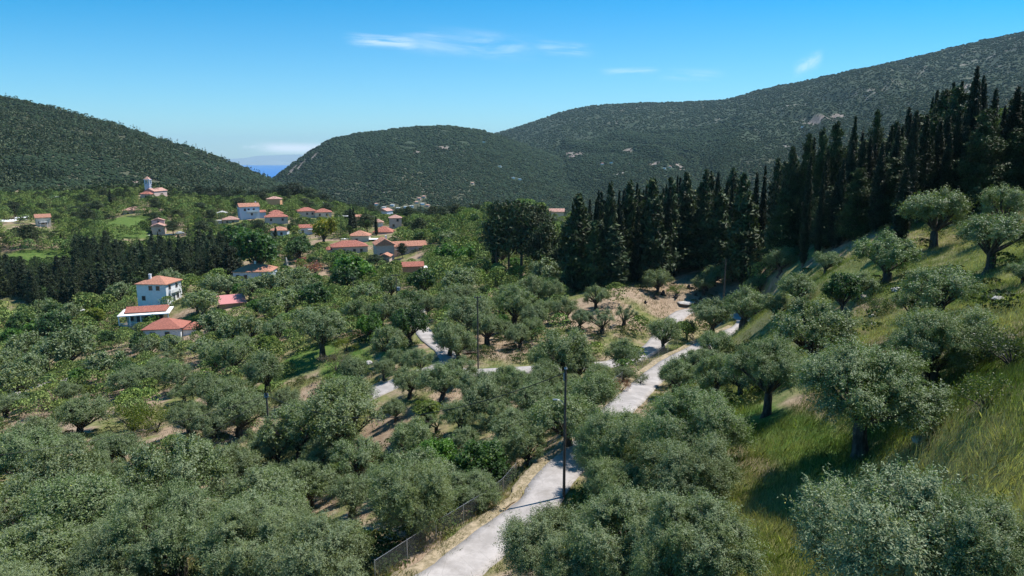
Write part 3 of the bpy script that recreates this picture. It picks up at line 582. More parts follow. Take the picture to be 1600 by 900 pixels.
def conifer_px(kind, px, top, Y, wpx=None, label=None, colr=None):
    x = (px - 800) / FPX * Y; x = P(px, top, Y)[0]; zt = P(px, top, Y)[2]; z = float(height(x, Y)); h = max(3.0, min(zt - z, {'spire': 20, 'conifer': 22.5, 'pine': 21}[kind] if Y < 260 else 13)); sz = h / HT[kind]
    s = wpx * Y / FPX / KIND[kind][1] if wpx else sz * rg.uniform(.85, 1.15)
    addtree(kind, x, Y, s, sz, colr, label, z=z, hand=True)
for px, top, Y, w_, lb in [(1528,104,100,22,'tallest spire cypress rising above the skyline'),(1433,172,96,22,'dark spire cypress on the near rim of the wood'),(1417,262,84,26,'short pointed cypress beside the two trunked olive'),(1458,152,125,14,'slim cypress breaking the skyline beside the broad conifer'),
    (1592,135,98,34,'tall cypress at the picture edge'),(1571,165,100,14,'narrow cypress beside the bright upper slope'),(1338,176,120,16,'single spire cypress in mid wood'),(1187,214,150,13,'slim cypress, one of a pair on the wood skyline'),(1200,208,150,14,'taller cypress of the skyline pair'),
    (1125,240,155,11,'thin cypress where the wood meets the far slope'),(1268,240,115,18,'dark spire inside the wood above the lane'),(1288,262,112,12,'thin spire inside the wood'),(1498,290,92,12,'thin cypress low in the wood'),(774,298,205,14,'pointed cypress at the end of the pine clump'),
    (547,325,320,10,'tall dark cypress of the close village pair'),(552,324,322,9,'second cypress of the close village pair'),(587,338,320,6,'lone slim cypress between village houses'),(170,290,430,6,'pointed cypress on the church hill'),(236,360,300,7,'dark cypress below the gabled village house'),
    (246,362,300,5,'thin cypress below the gabled village house'),(278,373,290,8,'pointed cypress on the green bank'),(94,366,300,7,'short cypress on the green bank'),(254,385,285,5,'thin cypress above the lower wood'),(218,377,280,6,'slim cypress at the top of the lower wood'),(430,352,310,6,'small cypress beside the columnar village tree')]:
    conifer_px('spire', px, top, Y, w_, lb)
for px, top, Y, w_, lb in [(1500,135,112,85,'massive bushy conifer under the tall spire cypress'),(1478,140,118,60,'bushy conifer crowding the massive one'),(1372,172,125,40,'conifer with ragged top on the skyline'),(1400,190,122,40,None),(1310,190,130,46,None),(1288,200,132,34,None),(1265,205,135,36,None),(1240,215,135,40,None),
    (1165,228,145,56,'round headed conifer on the wood skyline'),(1105,242,140,46,None),(1075,262,138,52,None),(1050,268,138,50,None),(1020,272,135,58,None),(985,284,135,54,None),(955,274,137,44,'conifer with twin tips at the end of the wood'),
    (905,303,140,72,'big flat topped dark conifer'),(930,345,122,88,'broad conifer with green lit sprays, standing forward of the wood'),(1075,310,122,90,None),(1125,300,120,70,None),(1170,300,115,70,None),(1225,300,112,66,None),(1300,290,108,60,None),(1345,262,104,56,None),(1385,255,102,60,None),
    (1450,215,105,70,None),(1560,235,98,60,None),(1590,200,95,60,None),(960,350,118,60,None),(1000,340,120,70,None),(1040,350,118,60,None)]:
    conifer_px('conifer', px, top, max(Y, float(np.interp(px, [880, 960, 1070, 1110, 1210, 1300, 1400, 1480, 1640], [152, 148, 158, 152, 138, 112, 100, 98, 94])) + (px % 7)), w_ * .92, lb)
for px, top, Y, w_, lb in [(815,303,196,70,'dark pine with three bare trunks at its foot'),(838,322,190,52,'pine at the outer side of the pine clump'),(775,318,203,40,'pine at the village side of the pine clump'),(795,308,200,46,'tall pine in the middle of the clump'),(852,350,180,48,'low dark pine between clump and wood')]:
    conifer_px('pine', px, top, Y, w_, lb)
for px, top, Y, w_, lb in [(458,345,330,20,'columnar golden green tree among the village roofs')]:
    x, y, z = P(px, top, Y); gz = float(height(x, y)); addtree('broad', x, y, w_ * Y / FPX / 5.4, (z - gz) / 5.8, (.07, .095, .025), lb, z=gz, hand=True)
for px, top, Y, w_ in [(240,287,475,13),(228,300,470,10),(198,296,460,16),(186,298,455,14),(205,302,450,12),(253,302,470,7),(275,300,480,24),(292,298,490,20),(310,290,510,18),(325,293,520,16),(345,292,520,20),(370,294,515,22),(395,297,510,20),(415,296,505,20),(440,290,500,26),(460,285,500,30),(482,293,500,26),(505,303,490,24),(335,300,500,20),(360,302,500,18),(385,305,490,16),(525,318,480,20),(300,305,480,16),
    (102,330,400,22),(120,322,410,24),(140,318,415,22),(155,330,400,24),(130,338,390,26),(150,345,385,24),(170,345,390,20),(105,345,380,22),(88,338,360,14),(60,318,420,14),(40,320,420,16),(10,318,420,18),(28,325,410,14),(85,320,420,16),(165,318,420,16),(145,332,395,18),(230,310,455,12),(243,312,450,10),(600,410,250,18),(585,398,250,26),(628,380,262,14)]:
    conifer_px('pine', px, top, Y, w_, None, (.03, .045, .02) if rg.random() < .6 else (.045, .07, .025))

# ---------------------------------------------------------------- houses
GC = {}
def hmesh(name, V, F, mat, parent): return obj(name, mesh(name, V, F, mat), parent)
def bx(x0, x1, y0, y1, z0, z1): return box(x0, x1, y0, y1, z0, z1)
def jl(parts):
    Vs, Fs, o = [], [], 0
    for V, F in parts: Vs += [tuple(v) for v in V]; Fs += [tuple(i + o for i in f) for f in F]; o += len(V)
    return Vs, Fs
def roof_mesh(kind, x0, x1, y0, y1, z, h, ov=.45, th=.16, axis='x'):
    x0 -= ov; x1 += ov; y0 -= ov; y1 += ov; w_, d_ = x1 - x0, y1 - y0; cx, cy_ = (x0 + x1) / 2, (y0 + y1) / 2
    if kind == 'hip':
        if w_ >= d_: r0, r1 = (x0 + d_ / 2, cy_), (x1 - d_ / 2, cy_)
        else: r0, r1 = (cx, y0 + w_ / 2), (cx, y1 - w_ / 2)
    elif kind == 'gable': r0, r1 = ((x0, cy_), (x1, cy_)) if axis == 'x' else ((cx, y0), (cx, y1))
    if kind == 'flat': return bx(x0, x1, y0, y1, z, z + .25)
    if kind == 'mono':
        V = [(x0, y0, z), (x1, y0, z), (x1, y1, z + h), (x0, y1, z + h), (x0, y0, z + th), (x1, y0, z + th), (x1, y1, z + h + th), (x0, y1, z + h + th)]
        return V, [(0, 3, 2, 1), (4, 5, 6, 7), (0, 1, 5, 4), (1, 2, 6, 5), (2, 3, 7, 6), (3, 0, 4, 7)]
    B = [(x0, y0, z), (x1, y0, z), (x1, y1, z), (x0, y1, z)]; Tt = [(a, b, c + th) for a, b, c in B]
    V = B + Tt + [(r0[0], r0[1], z + h + th), (r1[0], r1[1], z + h + th)]
    F = [(0, 3, 2, 1), (0, 1, 5, 4), (1, 2, 6, 5), (2, 3, 7, 6), (3, 0, 4, 7)]
    if (kind == 'hip' and w_ >= d_) or (kind == 'gable' and axis == 'x'): F += [(4, 5, 9, 8), (5, 6, 9), (6, 7, 8, 9), (7, 4, 8)]
    else: F += [(4, 5, 8), (5, 6, 9, 8), (6, 7, 9), (7, 4, 8, 9)]
    return V, F
def window(parent, face, u, v, w_, h_, x0, x1, y0, y1, z0, kind='window', shut=False):
    """face f: front (-y), r: +x, l: -x, b: +y; u along the face from its centre, v sill height"""
    n = {'f': (0, -1), 'r': (1, 0), 'l': (-1, 0), 'b': (0, 1)}[face]; cx, cy_ = (x0 + x1) / 2, (y0 + y1) / 2
    def blk(u0, u1, v0, v1, d0, d1):
        if face in 'fb':
            ya, yb = (y0 - d1, y0 - d0) if face == 'f' else (y1 + d0, y1 + d1); return bx(cx + u0, cx + u1, ya, yb, z0 + v0, z0 + v1)
        xa, xb = (x1 + d0, x1 + d1) if face == 'r' else (x0 - d1, x0 - d0); return bx(xa, xb, cy_ + u0, cy_ + u1, z0 + v0, z0 + v1)
    a, b = u - w_ / 2, u + w_ / 2; e = .09
    fr = jl([blk(a - e, a, v - e, v + h_ + e, .0, .09), blk(b, b + e, v - e, v + h_ + e, .0, .09), blk(a, b, v - e, v, .0, .09), blk(a, b, v + h_, v + h_ + e, .0, .09)])
    o = hmesh(kind, fr[0], fr[1], M['frame'] if not shut else M['white'], parent)
    V, F = blk(a + .003, b - .003, v + .003, v + h_ - .003, .003, .035); hmesh('pane' if kind == 'window' else 'door_leaf', V, F, M['glass'] if not shut else M['shutter'], o)
    return o
HOUSES = []; LM = []
def house(name, label, px, py, Y, w_, d_, h, rel, roof, rh, wm, rm, wins=(), chim=None, axis='x', group=None, extra=None, cat='house', sink=1.2, lm=None, doors=()):
    x, y, z = P(px, py, Y); gz = float(height(x, y)); z = min(z, gz + 3.2) if abs(z - gz) < 8 else z; sink += 2.6
    th = math.atan2(-x, y) + R(rel); e = empty(name, (x, y, z), th); tag(e, label, cat, group); HOUSES.append((x, y, max(w_, d_) * .62)); 
    if lm: LM.append((lm, x, y))
    x0, x1, y0, y1 = -w_ / 2, w_ / 2, -d_ / 2, d_ / 2
    body = [bx(x0, x1, y0, y1, -sink, h)]
    if roof == 'gable':
        if axis == 'x': V = [(x0, y0, h), (x0, y1, h), (x0, 0, h + rh * .97), (x1, y0, h), (x1, y1, h), (x1, 0, h + rh * .97)]
        else: V = [(x0, y0, h), (x1, y0, h), (0, y0, h + rh * .97), (x0, y1, h), (x1, y1, h), (0, y1, h + rh * .97)]
        body.append((V, [(0, 1, 2), (3, 5, 4), (0, 3, 4, 1), (1, 4, 5, 2), (0, 2, 5, 3)] if True else []))
    V, F = jl(body); hmesh('wall', V, F, M[wm], e)
    V, F = roof_mesh(roof, x0, x1, y0, y1, h + .02, rh, axis=axis); rf = hmesh('roof', V, F, M[rm], e)
    if chim: 
        for cx_, cy2, ch in chim:
            V, F = jl([bx(cx_ - .3, cx_ + .3, cy2 - .3, cy2 + .3, h + .2, h + ch), bx(cx_ - .38, cx_ + .38, cy2 - .38, cy2 + .38, h + ch + .003, h + ch + .2)]); hmesh('chimney', V, F, M['white'], rf)
    for f_, u, v, ww, hh_ in wins: window(e, f_, u, v, ww, hh_, x0, x1, y0, y1, 0)
    for f_, u, v, ww, hh_ in doors: window(e, f_, u, v, ww, hh_, x0, x1, y0, y1, 0, 'door', True)
    if extra: extra(e)
    return e
def part(nm, mat, *boxes):
    def f(e): V, F = jl(boxes); return hmesh(nm, V, F, M[mat], e)
    return f
def many(*fs):
    def f(e):
        for q in fs: q(e)
    return f
def roofpart(kind, x0, x1, y0, y1, z, h, mat, axis='x', ov=.35):
    def f(e): V, F = roof_mesh(kind, x0, x1, y0, y1, z, h, axis=axis, ov=ov); hmesh('roof', V, F, M[mat], e)
    return f
W2 = lambda *a: [(f, u, v, 1.0, 1.25) for f, u, v in a]
house('house', 'white two storey villa with hipped orange roof and chimney, bright side wall', 251, 470, 208, 9.2, 8.4, 5.8, -32, 'hip', 1.9, 'white', 'r_or', W2(('f',-.2,4.1),('f',2.1,4.1),('f',-2.6,1.0),('r',-2.2,4.1),('r',1.5,4.1),('r',-2.4,.9),('r',1.8,.9)), [(-1.6,-1.6,2.6)], lm='white two storey villa',
      doors=[('r', -.3, .0, 1.1, 2.1)], extra=many(part('balcony','white', bx(4.1,5.2,-2.8,2.8,2.9,3.05), bx(5.12,5.2,-2.8,2.8,3.05,3.9), bx(4.1,5.2,-2.8,-2.72,3.05,3.9)), part('porch_pillar','white', bx(5.0,5.2,-2.8,-2.6,-1,2.9)), part('porch_pillar','white', bx(5.0,5.2,2.6,2.8,-1,2.9))))
house('house', 'low house with white veranda slab, columns and red gabled roof', 232, 501, 192, 9.5, 6.5, 3.2, -10, 'gable', 1.0, 'cream', 'r_red', W2(('f',-3.6,1.0),('f',.4,1.0),('f',3.9,1.0)), None, lm='veranda house', sink=3, doors=[('f',-1.8,0,1.1,2.2),('f',2.4,0,1.1,2.2)],
      extra=many(part('veranda_roof','slab', bx(-6.6,6.3,-5.8,-3.75,2.75,3.0), bx(-6.6,-5.25,-3.75,3.5,2.75,3.0), bx(5.25,6.3,-3.75,3.8,2.75,3.0)), *[part('column','white', bx(x_-.13,x_+.13,-5.6,-5.34,0,2.75)) for x_ in (-6.3,-3.6,-.9,1.8,6.0)],
                 part('balustrade','white', bx(-6.4,6.1,-5.62,-5.54,.85,.95), *[bx(x_,x_+.07,-5.62,-5.54,0,.85) for x_ in np.arange(-6.3,6.0,.3)]), part('basement_wall','stone', bx(-6.5,6.2,-5.7,-3.3,-3,-.02)),
                 part('basement_opening','shutter', bx(-2.5,-.6,-5.76,-5.71,-1.9,-.5), bx(-5.2,-3.4,-5.76,-5.71,-1.9,-.5))))
house('house', 'low white house with broad red hipped roof among olives', 262, 527, 170, 8.6, 7.4, 2.9, -18, 'hip', 2.0, 'white', 'r_red', W2(('f',-2.2,1.0),('f',1.2,1.0)), None, lm='red hipped roof', extra=many(part('wing_wall','white', bx(4.32,8.2,-2.3,2.6,-1,2.3)), roofpart('hip',4.7,8.2,-2.3,2.6,2.32,1.2,'r_red')))
house('shed', 'small shed under a faded pink sheet metal roof', 362, 484, 196, 7.0, 5.2, 2.3, 6, 'mono', 1.5, 'brown', 'r_metal', (), None, lm='pink metal roofed shed', cat='shed')
house('house', 'house with low red hipped roof and small chimney half hidden by trees', 400, 437, 236, 12.2, 9.5, 3.4, -16, 'hip', 2.3, 'blue', 'r_or', W2(('f',-4.6,1.2),('f',-2,1.2)), [(.2,-.3,3.0)], lm='half hidden hipped house')
house('house', 'gable fronted pink house end joined to a long red roofed wing', 600, 406, 266, 6.8, 8.5, 6.2, 8, 'gable', 2.3, 'pink', 'r_or', W2(('f',-.6,6.2),('f',-1.6,1.9),('f',1.9,2.0)), [(1.2,1.2,2.9)], axis='y', lm='long pink house', sink=3,
      extra=many(part('wing_wall','pink', bx(3.42,16.6,-.6,5.6,-3,4.9)), roofpart('gable',3.9,16.6,-.6,5.6,4.92,1.7,'r_or'), part('terrace_slab','orange', bx(3.45,9.2,-2.6,-.63,.6,.8)), part('wing_door','shutter', bx(6.5,8.0,-.66,-.61,1.0,3.2)), part('wing_window','shutter', bx(13.8,15.3,-.66,-.61,3.1,4.2)), part('awning','slab', bx(4.2,9,-1.1,-.62,3.9,4.0))))
house('house', 'pinkish bungalow with sprawling hipped roof beside the long wing house', 546, 396, 284, 14.0, 8.5, 3.2, 6, 'hip', 2.1, 'pink', 'r_red', W2(('f',-2.5,1),('f',1.6,1),('f',4.4,1)), None, lm='sprawling bungalow', extra=many(part('porch_wall','pink', bx(-9,-7.02,-3.5,2,-2,2.2)), roofpart('hip',-9,-7.4,-3.5,2,2.22,.9,'r_red')))
house('house', 'small hipped house with white awnings behind the bungalow', 563, 380, 308, 8.6, 7.5, 3.6, -8, 'hip', 1.9, 'cream', 'r_or', W2(('f',-1,1.2),), None, lm='house with white awnings', extra=many(part('awning','tent', bx(4.4,8.6,-5,-.5,2.1,2.25)), part('awning','tent', bx(5.4,9.6,-7.6,-5.2,1.0,1.12)), part('awning','tent', bx(-8,-4.5,-3,-.6,2.2,2.3))))
house('shed', 'brown walled shed with red tiled roof and white end slab', 645, 428, 232, 6.6, 4.6, 2.8, 4, 'gable', 1.3, 'brown', 'r_red', (), None, lm='brown shed', cat='shed', extra=part('slab_roof','slab', bx(3.7,4.9,-2.0,2.0,2.2,2.36), bx(4.7,4.85,-2,2,-1,2.2)))
house('outbuilding', 'tiny tiled outbuilding in front of the gable fronted pink house', 603, 408, 254, 3.6, 4.2, 1.9, -14, 'gable', 1.0, 'pink', 'r_or', (), None, axis='y', cat='outbuilding')
house('house', 'two storey house with blue grey walls and balcony above the village', 389, 338, 398, 10.6, 7.5, 5.6, 10, 'gable', 1.9, 'blue', 'r_or', W2(('f',-2.6,3.4),('f',-.6,3.4),('f',2.2,3.4),('f',1,.8),('l',0,3)), [(4.3,1.2,2.6)], lm='blue grey two storey house', extra=many(part('balcony','white', bx(-1.5,4.9,-4.9,-3.8,2.7,2.9), bx(-1.5,4.9,-4.9,-4.8,2.9,3.8)), part('annexe_wall','blue', bx(5.35,8.8,-3.4,1.8,-1,2.2)), roofpart('gable',5.7,8.8,-3.4,1.8,2.22,1.1,'r_red')))
house('house', 'hipped house with two stacked red roofs in the village middle', 432, 347, 380, 11.5, 8, 3.0, 4, 'hip', 1.9, 'grey', 'r_red', W2(('f',-3,1),('f',3,1)), None, lm='double roofed house', extra=many(part('upper_wall','grey', bx(-3,4.2,4.2,9.5,-1,4.4)), roofpart('hip',-3,4.2,4.2,9.5,4.42,1.6,'r_red')))
house('house', 'house with faded orange roof beside the columnar tree', 437, 369, 338, 8.2, 7, 3.0, -10, 'hip', 1.6, 'blue', 'r_or', W2(('f',-2,1),('f',1.5,1)), None)
house('house', 'white house with straight awning near the golden green tree', 479, 366, 338, 7.2, 6, 3.3, 6, 'gable', 1.4, 'white', 'r_red', W2(('f',-2,1),), None, lm='house with straight awning', extra=part('awning','tent', bx(.4,4.4,-4.6,-3.05,2.6,2.75)))
house('house', 'hipped village house joined at its eave to the next, nearer the church', 479, 338, 410, 10.4, 8, 3.2, 6, 'hip', 2.0, 'pink', 'r_red', W2(('f',0,1.2),('f',3,1.2)), None)
house('house', 'hipped village house at the far end of the upper row', 505, 339, 412, 9.4, 8, 3.0, 2, 'hip', 1.9, 'cream', 'r_red', W2(('f',-2,1),('f',2,1)), None, lm='upper row end house')
house('house', 'ochre house with hipped roof alone below the dark pines', 429, 319, 450, 8.4, 7.0, 3.4, -12, 'hip', 1.5, 'orange', 'r_pink', (), None, lm='ochre house')
house('house', 'small hipped house beside a flat grey roof', 361, 350, 388, 8.2, 7, 2.6, 2, 'hip', 1.6, 'stone', 'r_pink', W2(('f',-2,.8),('f',1,.8)), None, extra=part('flat_roof','grey', bx(-9,-4.5,-3,2,2.2,2.4), bx(-8.8,-4.6,-2.8,1.8,-1,2.2)))
house('outbuilding', 'low outbuilding with pale grey pyramid roof', 348, 338, 402, 5.4, 5, 1.9, 0, 'hip', 1.2, 'stone', 'grey', (), None, cat='outbuilding')
house('house', 'square stone house with pale pink pyramid roof on the terrace', 211, 339, 418, 11.0, 9, 4.2, -6, 'hip', 1.9, 'pink', 'r_pink', W2(('f',-3,1.8),('f',0,1.8)), None, lm='square stone house', sink=2.5, extra=many(part('annexe_wall','stone', bx(0,7.6,-7,-4.52,-2,1.8)), part('deck','grey', bx(-8.5,-1,-7,-4.6,.6,.8)), part('deck_post','white', bx(-8.4,-8.2,-6.9,-6.7,-2,.6), bx(-3,-2.8,-6.9,-6.7,-2,.6))))
house('house', 'tall white and pink gabled house in a paved white yard', 249, 366, 366, 6.4, 8, 4.4, -6, 'gable', 1.4, 'pink', 'r_pink', W2(('f',.6,1.7),('l',0,1.5)), None, axis='y', lm='white yard house', extra=many(part('upper_wall','pink', bx(-3.6,2.4,4.02,8,-1,6.8)), roofpart('gable',-3.6,2.4,4.4,8,6.82,1.2,'r_pink',axis='y'), part('upper_window','glass', bx(-.9,.1,3.95,4.015,5.9,6.7)), part('yard_wall','slab', bx(-10,-3.3,-6,-2,-1.5,.3), bx(3.3,8,-5.6,-4.6,-1.2,.4))))
house('house', 'small two storey house with orange roof beside the bare hillock', 68, 352, 350, 6.2, 5.5, 4.0, 4, 'gable', 1.6, 'cream', 'r_or', W2(('f',-1.6,1),('f',1.4,1),('f',-.2,1)), None, lm='orange roofed house', extra=part('terrace_slab','slab', bx(-1.8,1.6,-4.2,-2.78,1.8,2.0), bx(-1.7,-1.5,-4.1,-3.9,-1,1.8), bx(1.3,1.5,-4.1,-3.9,-1,1.8)))
house('barn', 'white shed with slanted bright roof near the picture edge', 36, 347, 372, 4.2, 5, 2.2, -30, 'mono', 1.0, 'grey', 'slab', (), None, cat='shed')
house('barn', 'long low shed with white roof cut by the picture edge', 6, 354, 360, 10, 7, 2.2, -28, 'mono', .9, 'grey', 'slab', (), None, cat='shed')
house('house', 'house with reddish roof and blue shaded gable past the village', 602, 336, 500, 7.6, 8.5, 4.0, -30, 'gable', 1.8, 'blue', 'r_pink', (), None, axis='y', lm='blue shaded gable')
house('house', 'narrow pink two storey house past the slim cypress', 618, 356, 345, 5.8, 6, 5.0, 2, 'hip', 1.5, 'pink', 'r_pink', W2(('f',1,3.4),('f',-1,.8)), None, lm='narrow pink house')
house('house', 'small house with peach dome like roof behind the slim cypress', 591, 355, 358, 5.0, 5, 2.6, 0, 'hip', 1.6, 'white', 'r_pink', (), None, extra=part('awning','tent', bx(-5.6,-2.6,-2,0,2.3,2.42)))
house('house', 'hipped red roof sticking up behind the house with awnings', 600, 373, 326, 8.6, 7, 3.4, -12, 'hip', 2.3, 'pink', 'r_red', (), None)
house('house', 'orange walled building side in the village centre', 558, 349, 368, 4.4, 5, 3.6, 0, 'gable', .9, 'orange', 'r_or', (), None)
house('house', 'flat roofed grey building at the village rim', 539, 346, 380, 6, 5, 2.8, 0, 'flat', .2, 'grey', 'grey', W2(('f',-1,1),('f',1.4,1)), None)
house('house', 'low building with orange roof glimpsed between pine clump and wood', 869, 340, 300, 6.4, 5, 2.6, 0, 'gable', 1.2, 'cream', 'r_pink', (), None, lm='roof behind the pine clump')
house('ruin', 'long grey roofless ruin on the ridge above the village', 501, 322, 470, 9, 4, 2.0, 0, 'flat', .1, 'grey', 'grey', (), None, cat='ruin')
# church
x, y, z = P(246, 309, 478); z = float(height(x, y)); ch = empty('church', (x, y, z), math.atan2(-x, y) - R(32)); tag(ch, 'church with pink apse and purple grey nave roof on the hilltop', 'church'); LM.append(('hilltop church', x, y)); HOUSES.append((x, y, 9))
V, F = jl([bx(-3.6,3.6,-9,6,-2,4.6), ([(-3.6,-9,4.6),(3.6,-9,4.6),(0,-9,6.5),(-3.6,6,4.6),(3.6,6,4.6),(0,6,6.5)],[(0,1,2),(3,5,4),(0,3,4,1)])]); hmesh('wall', V, F, M['pink'], ch)
V, F = roof_mesh('gable', -3.6,3.6,-9,6,4.62,1.95,axis='y'); hmesh('roof', V, F, M['r_pink'], ch)
V, F = bx(-3.2,3.2,-13,-9.05,-2,3.0); hmesh('apse_wall', V, F, M['pink'], ch); V, F = roof_mesh('hip',-3.2,3.2,-13,-9.5,3.02,1.6); hmesh('apse_roof', V, F, M['r_red'], ch)
HOUSES += [(a[0] + 5, a[1] + 3, a[2]) for a in HOUSES if a[2] > 4.9]
for dx_ in (6, 11, 16): HOUSES.append((P(600,406,266)[0] + dx_, 268, 5.5))
window(ch, 'f', 0, 2.6, 1.0, 1.6, -3.2, 3.2, -13, -9.05, -2)
V, F = bx(-9.5,-3.65,-4,1.5,-2,2.8); hmesh('annexe_wall', V, F, M['white'], ch); V, F = roof_mesh('hip',-9.5,-4.2,-4,1.5,2.82,1.5); hmesh('annexe_roof', V, F, M['r_or'], ch)
x, y, z = P(233, 306, 482); z = float(height(x, y)); bt = empty('bell_tower', (x, y, z), math.atan2(-x, y) - R(25)); tag(bt, 'pale blue white bell tower with arched openings beside the church', 'bell tower'); HOUSES.append((x, y, 3))
zt = P(233, 279, 482)[2] - z
V, F = bx(-1.7,1.7,-1.7,1.7,-2,zt-3.4); hmesh('shaft', V, F, M['blue'], bt); V, F = jl([bx(a,a+.6,b,b+.6,zt-3.4,zt-.9) for a in (-1.7,1.1) for b in (-1.7,1.1)] + [bx(-1.9,1.9,-1.9,1.9,zt-.9,zt-.5), bx(-1.9,1.9,-1.9,1.9,zt-3.6,zt-3.4)]); hmesh('belfry', V, F, M['blue'], bt)
hmesh('cap', [(-1.7,-1.7,zt-.5),(1.7,-1.7,zt-.5),(1.7,1.7,zt-.5),(-1.7,1.7,zt-.5),(0,0,zt+1.6)], [(0,1,4),(1,2,4),(2,3,4),(3,0,4),(3,2,1,0)], M['r_pink'], bt)
# far houses of the next village on the valley floor and on the slopes
FARH = [(655,312,'r_pink','pink'),(662,309,'r_pink','pink'),(651,318,'r_pink','cream'),(660,320,'slab','white'),(588,321,'r_pink','white'),(600,326,'slab','white'),(622,327,'slab','white'),(634,325,'slab','white'),(643,324,'slab','white'),(627,334,'r_pink','cream'),(655,336,'grey','cream'),(664,340,'grey','cream'),
 (613,322,'slab','white'),(668,323,'r_pink','pink'),(756,223,'slab','white'),(781,261,'slab','white'),(802,279,'slab','white'),(738,288,'r_pink','cream'),(1047,262,'r_pink','cream'),(1038,264,'slab','white'),(941,257,'r_pink','white'),(1254,199,'slab','white'),(955,255,'slab','white'),(92,314,'slab','cream'),(812,281,'slab','white')]
LW = {0:'pinkish', 1:'white'}
for i, (px, py, rm_, wm_) in enumerate(FARH):
    x, y, z = hit(px, py, 450, 5000); k_ = max(.8, y / 2200)
    lb = ['pink house nearest the middle of the distant valley hamlet','upper pink house of the distant hamlet','lower cream house of the distant hamlet','white roofed block below the distant hamlet','white house with pink roof before the valley woods','tiny white building below the village rim','small bright white building among valley trees','pale building between two white ones on the valley floor','white building next to the hamlet on the valley floor',
      'cream house with pink roof at the start of the valley floor','grey roofed building in the olive plain behind the village','second grey roofed building in the olive plain','low white building behind the blue shaded gable','pink house on the far side of the hamlet','white speck of a house high on the rounded hill','lone white house on the middle slope','white house on the lower slope terraces','cream house low in the valley terraces','red roofed house on the far terraces','white outbuilding by the red roofed far house','white house near the bare scar in the valley','lone white house under the reddish scree','small white house beside the one near the scar','cream house among pines at the foot of the near mountain','second white house on the lower slope terraces'][i]
    e = empty('distant_house', (x, y, z), rg.uniform(-.6, .6)); tag(e, lb, 'house', 'houses scattered over the far valley'); HOUSES.append((x, y, 8))
    V, F = bx(-4*k_,4*k_,-3*k_,3*k_,-2,3.4*k_); hmesh('wall', V, F, M[wm_], e); V, F = roof_mesh('hip' if rm_ != 'slab' else 'flat', -4*k_,4*k_,-3*k_,3*k_,3.4*k_+.02,1.6*k_); hmesh('roof', V, F, M[rm_], e)

# ---------------------------------------------------------------- poles, wires, fence, stones
def prism(pts, rad, sides=8): return tube(pts, rad, sides)
def pole(px, pyt, pyb, Y, label, lm=None, kind='plain', r=.13):
    x, y, zb = P(px, pyb, Y); zb = min(zb, float(height(x, y))); zt = P(px, pyt, Y)[2]; e = empty('utility_pole', (x, y, zb), 0); tag(e, label, 'utility pole', 'timber utility poles'); h = zt - zb
    V, F = tube([(0, 0, -.5), (0, 0, h * .5), (0, 0, h)], [r * 1.15, r, r * .8], 10); hmesh('post', V, F, M['pole'], e)
    if kind == 'lamp':
        V, F = tube(bez((0, 0, h * .70), (-.1, -.05, h * .765), (-.62, -.1, h * .77), 7), [.026] * 7, 6); a = hmesh('lamp_arm', V, F, M['steel'], e)
        V, F = bx(-.95, -.6, -.16, -.04, h * .766, h * .775); hmesh('lamp_head', V, F, M['steel'], a)
        V, F = tube([(0, 0, h - .02), (0, 0, h + .12)], [.14, .1], 8); hmesh('pole_cap', V, F, M['ins'], e)
        V, F = tube([(-.13, -.1, h - .9), (-.13, -.1, h - .3)], [.05, .05], 6); hmesh('insulator', V, F, M['ins'], e)
    elif kind == 'cross':
        V, F = bx(-1.1, 1.1, -.06, .06, h - .45, h - .3); cb = hmesh('crossarm', V, F, M['pole'], e)
        for u in (-1.0, -.4, .4, 1.0): V, F = tube([(u, 0, h - .3), (u, 0, h - .08)], [.05, .04], 6); hmesh('insulator', V, F, M['ins'], cb)
        V, F = jl([bx(.13, .9, -.35, .35, h * .45, h * .45 + .9)]); hmesh('transformer', V, F, M['ins'], e)
    elif kind == 'drop':
        for s_ in (-1, 1): V, F = tube([(s_ * .2, -.05, h - .5), (s_ * .2, -.05, h - .1)], [.09, .07], 8); hmesh('insulator', V, F, M['ins'], e)
        V, F = bx(-.3, .3, -.14, -.05, h - .65, h - .5); hmesh('bracket', V, F, M['ins'], e)
        V, F = tube([(-.55, -.15, h * .42), (-.45, -.12, h * .46), (-.13, -.1, h * .47)], [.03, .03, .03], 5); a = hmesh('lamp_arm', V, F, M['steel'], e)
        V, F = tube([(-.6, -.15, h * .36), (-.6, -.15, h * .40), (-.6, -.15, h * .46)], [.26, .24, .1], 12); hmesh('lamp_shade', V, F, M['teal'], a)
    elif kind == 'tee':
        V, F = bx(-.5, .5, -.05, .05, h - .25, h - .12); hmesh('crossarm', V, F, M['pole'], e)
        for u in (-.42, .42): V, F = tube([(u, 0, h - .12), (u, 0, h + .1)], [.05, .04], 6); hmesh('insulator', V, F, M['ins'], e)
    if lm: LM.append((lm, x, y))
    return x, y, zt
p1 = pole(881, 576, 776, 50, 'tall timber pole with curved lamp arm beside the lane', 'lamp pole by the lane', 'lamp', .105)
p2 = pole(424, 613, 728, 85, 'timber pole with teal lamp shade rising from the olives', 'pole with teal shade', 'drop', .14)
p3 = pole(747, 463, 562, 97, 'slim timber pole with small crossarm on the dry terrace', 'slim pole on the dry terrace', 'tee', .11)
p4 = pole(620, 428, 470, 172, 'timber pole carrying a transformer and long crossarm', 'transformer pole', 'cross', .13)
p5 = pole(1131, 404, 462, 128, 'plain timber pole at the foot of the conifer wood', 'pole at the conifer edge', 'plain', .14)
p6 = pole(288, 512, 552, 150, 'timber pole in the olives before the red hipped roof', None, 'tee', .12)
p7 = pole(133, 503, 538, 165, 'thin pole at the dry field edge', None, 'plain', .08)
p8 = pole(553, 434, 470, 180, 'thin timber pole in the olives below the oleanders', None, 'tee', .1)
